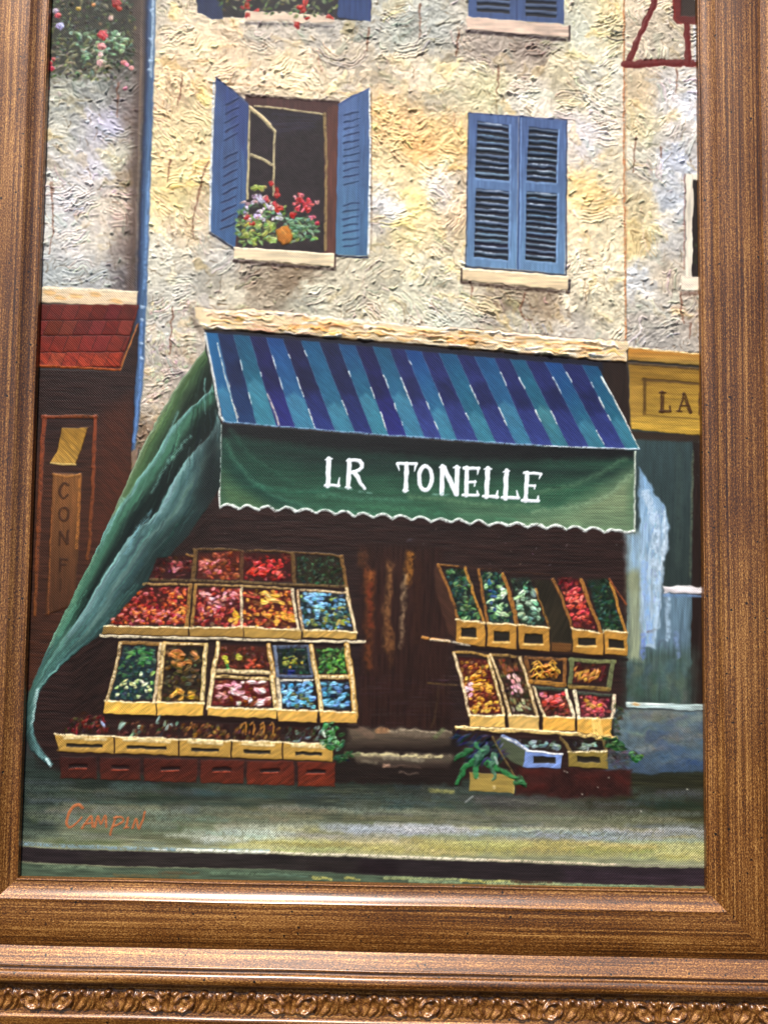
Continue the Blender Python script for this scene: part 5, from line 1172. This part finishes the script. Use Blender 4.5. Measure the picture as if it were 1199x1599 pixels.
# right stand, top row
def bin_(label, area, dark, pal, n, left, right, front, slot, extra=(), lc=(160, 112, 58)):
    crate(label, area, dark, pal, n, [(left, 4.6, lc, .1), (right, 4.6, (190, 140, 66), .08)], front, slot, (188, 142, 66), (5, 11), (4, 6), (-70, 50), 1.2, extra)
    if slot: stroke([(slot[0] - 2, slot[3] + 2), (slot[2], slot[3] + 3)], 3, (232, 206, 140), .85, .8, 0, .2)
fill([(683, 881), (700, 925), (716, 970), (713, 1000), (700, 990), (688, 950), (679, 915), (678, 890)], (78, 50, 38), part('crate_side', 'brown side of the leaning crates'), 1, 1.5, .5, 1, .2, 'd')
KAL = [(60, 104, 66), (44, 84, 76), (90, 136, 80), (36, 62, 58), (110, 150, 96)]
bin_('leaning crate of green kale, left end of the right stand', [(694, 888), (727, 888), (751, 969), (718, 967)], (36, 44, 38), KAL, 70, [(684, 882), (700, 920), (716, 968)], [(726, 886), (740, 930), (756, 972)], [(713, 968), (757, 973), (757, 1010), (712, 1003)], (720, 980, 744, 994))
bin_('leaning crate of cabbages with pale heads', [(749, 892), (783, 896), (803, 974), (764, 970)], (34, 42, 44), KAL, 60, [(747, 889), (752, 920), (761, 971)], [(785, 896), (795, 930), (806, 976)], [(761, 972), (806, 976), (806, 1014), (760, 1009)], (771, 986, 795, 1001), [([(752, 905), (790, 915), (796, 965), (764, 960)], 14, [(190, 216, 176), (160, 196, 150), (206, 228, 200)], (8, 13), (6, 9)), ([(760, 905), (775, 905), (780, 960), (768, 950)], 8, [(50, 92, 140)], (6, 11), (4, 6))])
bin_('leaning crate of pale green cauliflowers', [(796, 902), (827, 902), (851, 977), (811, 974)], (40, 46, 38), [(60, 84, 66), (90, 120, 96), (50, 64, 48)], 46, [(786, 900), (797, 930), (808, 975)], [(836, 920), (846, 945), (857, 978)], [(808, 975), (858, 980), (857, 1018), (810, 1012)], (818, 989, 847, 1004), [([(802, 918), (834, 916), (846, 972), (812, 970)], 22, [(150, 184, 150), (120, 160, 130), (176, 206, 170)], (8, 14), (6, 9))])
L = part('crate', 'empty dark crate between the cauliflowers and the red fruit')
fill([(832, 905), (862, 905), (893, 985), (890, 1018), (860, 1017), (858, 980)], (48, 42, 30), L, 1, 2, .3, 1.5, .3, 's'); fill([(860, 1003), (891, 1005), (891, 1018), (860, 1016)], (116, 78, 40), part('front_board', None, L), 1, 1.4, .5, 1, .2)
bin_('leaning crate of coral red fruit on the right stand', [(870, 902), (905, 904), (932, 984), (896, 980)], (74, 28, 28), [(130, 40, 38), (160, 56, 50), (110, 34, 32)], 46, [(863, 904), (876, 932), (893, 980)], [(906, 904), (920, 944), (937, 985)], [(893, 982), (941, 988), (940, 1024), (893, 1018)], (902, 996, 930, 1007), [([(876, 915), (906, 918), (924, 972), (892, 966)], 34, [(222, 84, 74), (230, 120, 106), (206, 70, 62)], (7, 12), (5, 7))])
bin_('leaning crate of dark green leaves, right end of the right stand', [(916, 906), (949, 904), (975, 985), (941, 985)], (34, 44, 34), [(42, 78, 54), (36, 62, 48), (54, 96, 66)], 52, [(908, 905), (922, 945), (938, 986)], [(953, 910), (964, 946), (976, 986)], [(942, 985), (979, 988), (979, 1024), (943, 1022)], (949, 998, 973, 1011))
stroke([(951, 904), (962, 922), (977, 944)], 3, (150, 84, 48), .9, .7, 0, .08)
stroke([(684, 881), (715, 884)], 3, (176, 128, 64), .85, .6, 0, .2); stroke([(715, 884), (860, 898)], 2, (90, 60, 36), .6, .4, 0, .35)
shr_ = part('shelf', 'orange and white shelf end under the leaning crates')
stroke([(660, 995), (682, 999), (702, 1002)], (5, 4.5), (206, 150, 78), .95, .9, shr_, .08); stroke([(672, 999), (700, 1001), (732, 1008)], 4, (232, 222, 200), .85, .9, shr_, .25)
stroke([(712, 1010), (860, 1024), (978, 1030)], 5, (28, 20, 18), .85, .1, 0, .05, 1.4)
# right stand, lower crates
crate('tall crate of yellow and maroon flowers, left end of the lower right row', [(715, 1026), (760, 1030), (783, 1114), (736, 1115)], (84, 30, 24), [(196, 130, 44), (220, 166, 60), (150, 70, 34), (110, 36, 28)], 90, [([(708, 1018), (735, 1019), (764, 1025)], 4.5, (186, 150, 80), .12), ([(709, 1020), (722, 1066), (733, 1117)], 5, (222, 196, 150), .08), ([(762, 1025), (774, 1070), (787, 1115)], 5, (200, 166, 100), .08)], [(733, 1117), (788, 1117), (788, 1136), (732, 1134)], fc=(226, 188, 108), ang=(-60, 40), extra=[([(738, 1095), (782, 1095), (782, 1113), (738, 1114)], 16, [(236, 196, 80), (226, 176, 60)], (5, 9), (4, 5)), ([(722, 1068), (736, 1066), (738, 1090), (728, 1090)], 6, [(230, 184, 196)], (7, 10), (5, 7)), ([(735, 1052), (760, 1056), (770, 1080), (740, 1076)], 12, [(226, 156, 44), (236, 176, 60)], (8, 16), (5, 7))])
crate('tall crate of brown and pale pink bulbs in the lower right row', [(772, 1028), (808, 1030), (836, 1114), (799, 1114)], (58, 40, 30), [(104, 66, 44), (84, 60, 40), (110, 96, 64), (70, 48, 36)], 56, [([(766, 1022), (805, 1025)], 4.5, (170, 138, 80), .12), ([(766, 1022), (782, 1068), (796, 1116)], 4.6, (206, 176, 120), .1), ([(811, 1026), (825, 1070), (838, 1116)], 5.5, (206, 176, 120), .06)], [(794, 1117), (841, 1118), (841, 1140), (794, 1138)], fc=(212, 178, 108), ang=(30, 80), extra=[([(786, 1050), (812, 1056), (820, 1092), (800, 1088)], 12, [(228, 186, 190), (214, 160, 166)], (7, 11), (5, 7)), ([(790, 1084), (826, 1090), (830, 1112), (800, 1112)], 10, [(160, 160, 116), (180, 176, 134)], (7, 11), (4, 6)), ([(776, 1030), (806, 1032), (812, 1048), (784, 1050)], 7, [(130, 76, 44)], (9, 13), (6, 9))])
crate('small brown crate of curling yellow fruit', [(830, 1032), (874, 1034), (876, 1062), (836, 1060)], (48, 32, 26), [(180, 130, 50)], 6, [([(820, 1027), (883, 1030)], 5, (140, 98, 54), .1), ([(820, 1028), (829, 1066)], 6, (136, 94, 52), .05), ([(881, 1030), (880, 1068)], 6, (150, 104, 56), .05), ([(828, 1065), (880, 1069)], 7.5, (180, 132, 60), .06)])
yb_ = PARTS.__len__() - 1
for k in range(34):
    x, y = rng.uniform(832, 868), rng.uniform(1033, 1058)
    r_ = rng.uniform(4, 9)
    stroke([(x - r_, y + 2), (x, y - rng.uniform(1, 4)), (x + r_, y + rng.uniform(1, 6))], 1.9, jit([(222, 178, 76), (206, 156, 60), (190, 120, 40)][rng.integers(3)], 10), .95, 1.2, 0, .05, .6, curve=True)
crate('small pale green crate of golden fruit', [(896, 1036), (950, 1036), (945, 1066), (893, 1066)], (58, 30, 26), [(110, 40, 34), (90, 36, 30)], 22, [([(890, 1030), (960, 1034)], 6, (136, 140, 92), .1), ([(893, 1030), (889, 1072)], 7, (116, 124, 84), .05), ([(957, 1034), (950, 1076)], 7, (120, 128, 88), .05), ([(889, 1072), (950, 1076)], 6.5, (156, 128, 66), .1)], ang=(-70, -20), extra=[([(896, 1040), (940, 1050), (942, 1066), (896, 1064)], 18, [(206, 146, 62), (190, 124, 50), (220, 164, 76)], (8, 13), (5, 7))])
crate('crate of red fruit at the front of the right stand', [(840, 1080), (882, 1082), (893, 1118), (851, 1118)], (60, 32, 28), [(150, 60, 48), (130, 66, 40), (110, 46, 40)], 34, [([(834, 1074), (882, 1076)], 5, (76, 88, 74), .1), ([(832, 1073), (841, 1096), (850, 1118)], 4.2, (214, 190, 146), .08), ([(883, 1078), (890, 1100), (896, 1120)], 5.5, (240, 226, 190), .06)], [(847, 1119), (897, 1121), (897, 1141), (847, 1140)], fc=(230, 180, 88), extra=[([(842, 1080), (882, 1082), (884, 1104), (848, 1102)], 16, [(220, 84, 70), (206, 70, 62), (226, 130, 130)], (8, 13), (6, 9))])
crate('crate of pink red fruit at the right front corner of the stand', [(905, 1086), (952, 1088), (950, 1120), (904, 1119)], (66, 30, 34), [(170, 70, 76), (150, 54, 60), (190, 90, 90)], 34, [([(902, 1082), (956, 1086)], 5, (78, 84, 72), .1), ([(897, 1079), (900, 1100), (902, 1120)], 6, (240, 228, 194), .06), ([(959, 1087), (955, 1120)], 6.5, (228, 206, 176), .08)], [(900, 1121), (955, 1123), (954, 1150), (900, 1143)], fc=(224, 178, 90), extra=[([(908, 1092), (946, 1094), (946, 1116), (908, 1114)], 14, [(222, 110, 104), (206, 84, 84), (196, 140, 60)], (8, 12), (6, 9))])
for x in (790.5, 844, 898.5): stroke([(x, 1116), (x, 1139)], 3, (50, 34, 24), .9, -.2)
sh3 = part('shelf', 'thick cream shelf edge under the lower right crates')
stroke([(714, 1137), (760, 1139), (850, 1143), (960, 1152)], 6.5, (234, 204, 134), .97, 1.3, sh3, .04, wob=1.8); stroke([(714, 1135), (800, 1138), (900, 1144)], 2.6, (246, 232, 190), .8, .8, 0, .2)
for k in range(5): stroke([(922 + k * 3, 1124 + rng.uniform(-4, 4)), (926 + k * 3, 1140), (930 + k * 3, 1156)], 2.2, (246, 214, 134), .9, 1.4, 0, .05)
# floor in front of the right stand
base = part('red_crate', 'dark red crates in shadow under the right stand')
fill([(804, 1198), (985, 1202), (984, 1242), (880, 1246), (804, 1240)], (60, 30, 26), base, 1, 3, .3, 2, .3, 'n')
for p in ([(815, 1203), (845, 1206)], [(905, 1212), (930, 1214)], [(960, 1210), (978, 1222)], [(810, 1226), (850, 1228)]): stroke(p, 12, (88, 36, 30), .6, .4, 0, .15, 4)
crate('blue crate of small cabbages on the floor of the right stand', [(800, 1153), (876, 1158), (876, 1172), (820, 1170)], (42, 32, 30), [(60, 56, 52)], 8, [([(783, 1149), (802, 1158), (822, 1171)], 7, (136, 158, 206), .06)], [(820, 1171), (878, 1177), (874, 1200), (815, 1198)], (832, 1181, 866, 1191), (134, 158, 210), extra=[([(811, 1156), (876, 1160), (874, 1170), (818, 1168)], 14, [(130, 156, 156), (150, 174, 176), (100, 126, 122)], (7, 12), (6, 9))])
fill([(772, 1158), (782, 1150), (820, 1172), (816, 1198), (796, 1188), (776, 1168)], (88, 96, 74), part('crate_side', 'grey green side of the blue crate'), 1, 1.2, .6, 1, .15)
stroke([(822, 1172), (878, 1178)], 3, (236, 236, 230), .9, 1, 0, .1)
crate('khaki crate with a few cabbages on the floor of the right stand', [(884, 1154), (940, 1156), (944, 1174), (890, 1174)], (42, 30, 28), [(54, 46, 40)], 6, [([(875, 1152), (884, 1162), (891, 1176)], 5, (130, 110, 66), .08), ([(941, 1156), (948, 1176)], 5, (120, 104, 64), .1)], [(887, 1174), (948, 1173), (948, 1200), (887, 1197)], (900, 1181, 936, 1190), (150, 130, 66), extra=[([(906, 1160), (930, 1160), (930, 1172), (906, 1172)], 9, [(120, 144, 128), (150, 170, 156)], (7, 11), (5, 7))])
pd_ = part('dark_plant', 'dark blue and green leaves spilling beside the steps')
dabs([(706, 1146), (776, 1148), (790, 1180), (776, 1196), (730, 1190)], 110, [(40, 46, 84), (34, 36, 54), (50, 60, 104), (40, 60, 52), (30, 34, 30)], (8, 18), (3, 5), (-50, -10), .9, .9, pd_)
bx2 = part('plant_box', 'khaki box of green leaves standing on the pavement')
fill([(733, 1205), (803, 1211), (802, 1238), (732, 1235)], (164, 142, 76), bx2, 1, 1, .8, 1, .12)
stroke([(803, 1211), (801, 1238)], 2, (206, 188, 120), .8, .6, 0, .15); stroke([(768, 1150), (784, 1180), (802, 1210)], 3, (124, 106, 62), .85, .6, 0, .12)
lv = part('leaves', None, bx2, 'stuff')
for pts, w_, c in (([(745, 1186), (728, 1196), (712, 1222)], (12, 6), (50, 122, 70)), ([(750, 1182), (744, 1196), (742, 1212)], (11, 6), (60, 136, 84)), ([(764, 1192), (784, 1204), (806, 1214)], (14, 5), (54, 128, 72)), ([(735, 1172), (722, 1176), (708, 1184)], (9, 5), (46, 110, 64)),
                   ([(758, 1170), (748, 1180), (744, 1190)], (13, 8), (70, 110, 90)), ([(772, 1180), (768, 1192), (770, 1216)], (12, 5), (84, 124, 100)), ([(812, 1216), (820, 1230)], (12, 5), (50, 100, 62)), ([(742, 1162), (752, 1172)], (8, 5), (70, 130, 90)), ([(806, 1222), (822, 1224)], (8, 4), (60, 116, 72))):
    stroke(pts, w_, c, .95, 1.1, lv, .06, 1, curve=True, wob=2.5)
stroke([(772, 1182), (776, 1192)], 4, (176, 196, 184), .85, .9); dab(771, 1229, 5, 7, 0, (206, 186, 130), .9)
pr_ = part('green_plant', 'loose green leaves at the right foot of the stand')
dabs([(944, 1150), (966, 1152), (978, 1172), (962, 1176), (942, 1160)], 30, [(50, 96, 52), (40, 66, 40), (80, 120, 76)], (7, 14), (4, 6), (-20, 50), 1.1, .95, pr_)
dabs([(980, 1172), (1002, 1176), (1004, 1188), (984, 1190)], 20, [(56, 116, 56), (40, 70, 44), (80, 140, 76)], (6, 11), (4, 6), (-20, 50), 1.1, .95, pr_)
dabs([(958, 1100), (974, 1104), (968, 1150), (952, 1146)], 22, [(44, 46, 32), (70, 76, 66), (54, 50, 34)], (6, 11), (4, 6), (-60, 60), .8, .7, pr_)
dabs([(948, 1168), (985, 1176), (980, 1204), (950, 1200)], 30, [(70, 74, 78), (58, 58, 56), (80, 88, 92)], (8, 16), (5, 8), (-30, 60), .5, .6)
for x, y in ((745, 1214), (880, 1204), (884, 1206), (909, 1240), (950, 1214), (934, 1230), (1000, 1268), (1073, 1233)): dab(x, y, 3, 2, .5, (200, 196, 180), .9, .85)

# ---- signature
sg = part('signature', 'rust red signature in the lower left corner')
SG = (176, 112, 72)
def sgp(pts): return [(x / 3, 1199 + y / 3) for x, y in pts]
for pts, w_ in (([(388, 185), (372, 172), (345, 182), (322, 218), (314, 258), (328, 278), (356, 262), (386, 232)], (4.4, 2.2)), ([(386, 282), (410, 250), (432, 226), (436, 276)], 2.8), ([(398, 262), (440, 258)], 2.2), ([(446, 276), (462, 228), (474, 262), (498, 224), (500, 276)], 2.8), ([(518, 312), (532, 268), (546, 228)], 3),
               ([(536, 232), (572, 232), (578, 252), (534, 274)], 2.6), ([(602, 232), (594, 278)], 3), ([(584, 282), (606, 278)], 2), ([(622, 282), (640, 238), (652, 284), (672, 240), (680, 206)], 2.8)):
    stroke(sgp(pts), np.array(w_) * 1.25 if np.isscalar(w_) else (w_[0] * 1.2, w_[1] * 1.3), SG, 1, .5, sg, 0, .7, curve=len(pts) > 3, wob=.6)

# ---- turn the paint into meshes, one per part
def blur(a, n=1):
    for _ in range(n):
        b = a.copy()
        b[1:-1] = (a[:-2] + 2 * a[1:-1] + a[2:]) / 4; a = b
        b = a.copy(); b[:, 1:-1] = (a[:, :-2] + 2 * a[:, 1:-1] + a[:, 2:]) / 4; a = b
    return a
C = np.clip(C * (.80 + .24 * C), 0, 1)
for _ in range(400):                                # bare slivers join the paint beside them
    zero = LB == 0
    if not zero.any(): break
    for ax, sh in ((1, 1), (1, -1), (0, 1), (0, -1)):
        LB = np.where(LB == 0, np.roll(LB, sh, ax), LB)
H = np.clip(H, -1.5, 6)
H = H * .5 + blur(H, 1) * .5
co = np.stack([PXX, PYY, H * PX * HSCALE], -1).reshape(-1, 3).astype(np.float32)
lin = np.where(C <= .04045, C / 12.92, ((np.clip(C, 0, 1) + .055) / 1.055) ** 2.4)
rgba = np.concatenate([lin, np.ones((NY, NX, 1))], -1).reshape(-1, 4).astype(np.float32)
wvf = np.clip(WV, 0, 1).reshape(-1).astype(np.float32)
idx = np.arange(NY * NX).reshape(NY, NX)
quads = np.stack([idx[1:, :-1], idx[1:, 1:], idx[:-1, 1:], idx[:-1, :-1]], -1).reshape(-1, 4)
ctr = co[quads].mean(1)
keep = (np.abs(ctr[:, 0]) < W2 + .0045) & (ctr[:, 1] > -.0045) & (ctr[:, 1] < CH + .0045)
fl = LB[:-1, :-1].reshape(-1)[keep]; quads = quads[keep]
order = np.argsort(fl, kind='stable'); fl = fl[order]; quads = quads[order]
ids, starts = np.unique(fl, return_index=True)
ends = np.append(starts[1:], len(fl))
span = {int(i): (s, e) for i, s, e in zip(ids, starts, ends)}
OBJ = {}
need = set(span)
for i in list(need):
    if PARTS[i][1]: need.add(PARTS[i][1])
for i in sorted(need):
    name, par, label, kind = PARTS[i]
    if i in span:
        s, e = span[i]
        u, inv = np.unique(quads[s:e], return_inverse=True)
        inv = inv.reshape(-1).astype(np.int32)
        me = bpy.data.meshes.new(name)
        me.vertices.add(len(u)); me.vertices.foreach_set('co', co[u].ravel())
        nf = e - s
        me.loops.add(nf * 4); me.loops.foreach_set('vertex_index', inv)
        me.polygons.add(nf); me.polygons.foreach_set('loop_start', np.arange(0, nf * 4, 4, dtype=np.int32))
        me.polygons.foreach_set('use_smooth', np.ones(nf, bool))
        me.update(calc_edges=True)
        at = me.color_attributes.new('paint', 'FLOAT_COLOR', 'POINT'); at.data.foreach_set('color', rgba[u].ravel())
        aw_ = me.attributes.new('weave', 'FLOAT', 'POINT'); aw_.data.foreach_set('value', wvf[u])
        me.materials.append(PAINT)
    else:
        me = None
    o = bpy.data.objects.new(name, me); COL.objects.link(o)
    OBJ[i] = o
    if label: o['label'] = label
    if kind: o['kind'] = kind
for i, o in OBJ.items():
    par = PARTS[i][1]
    o.parent = OBJ[par] if par else painting
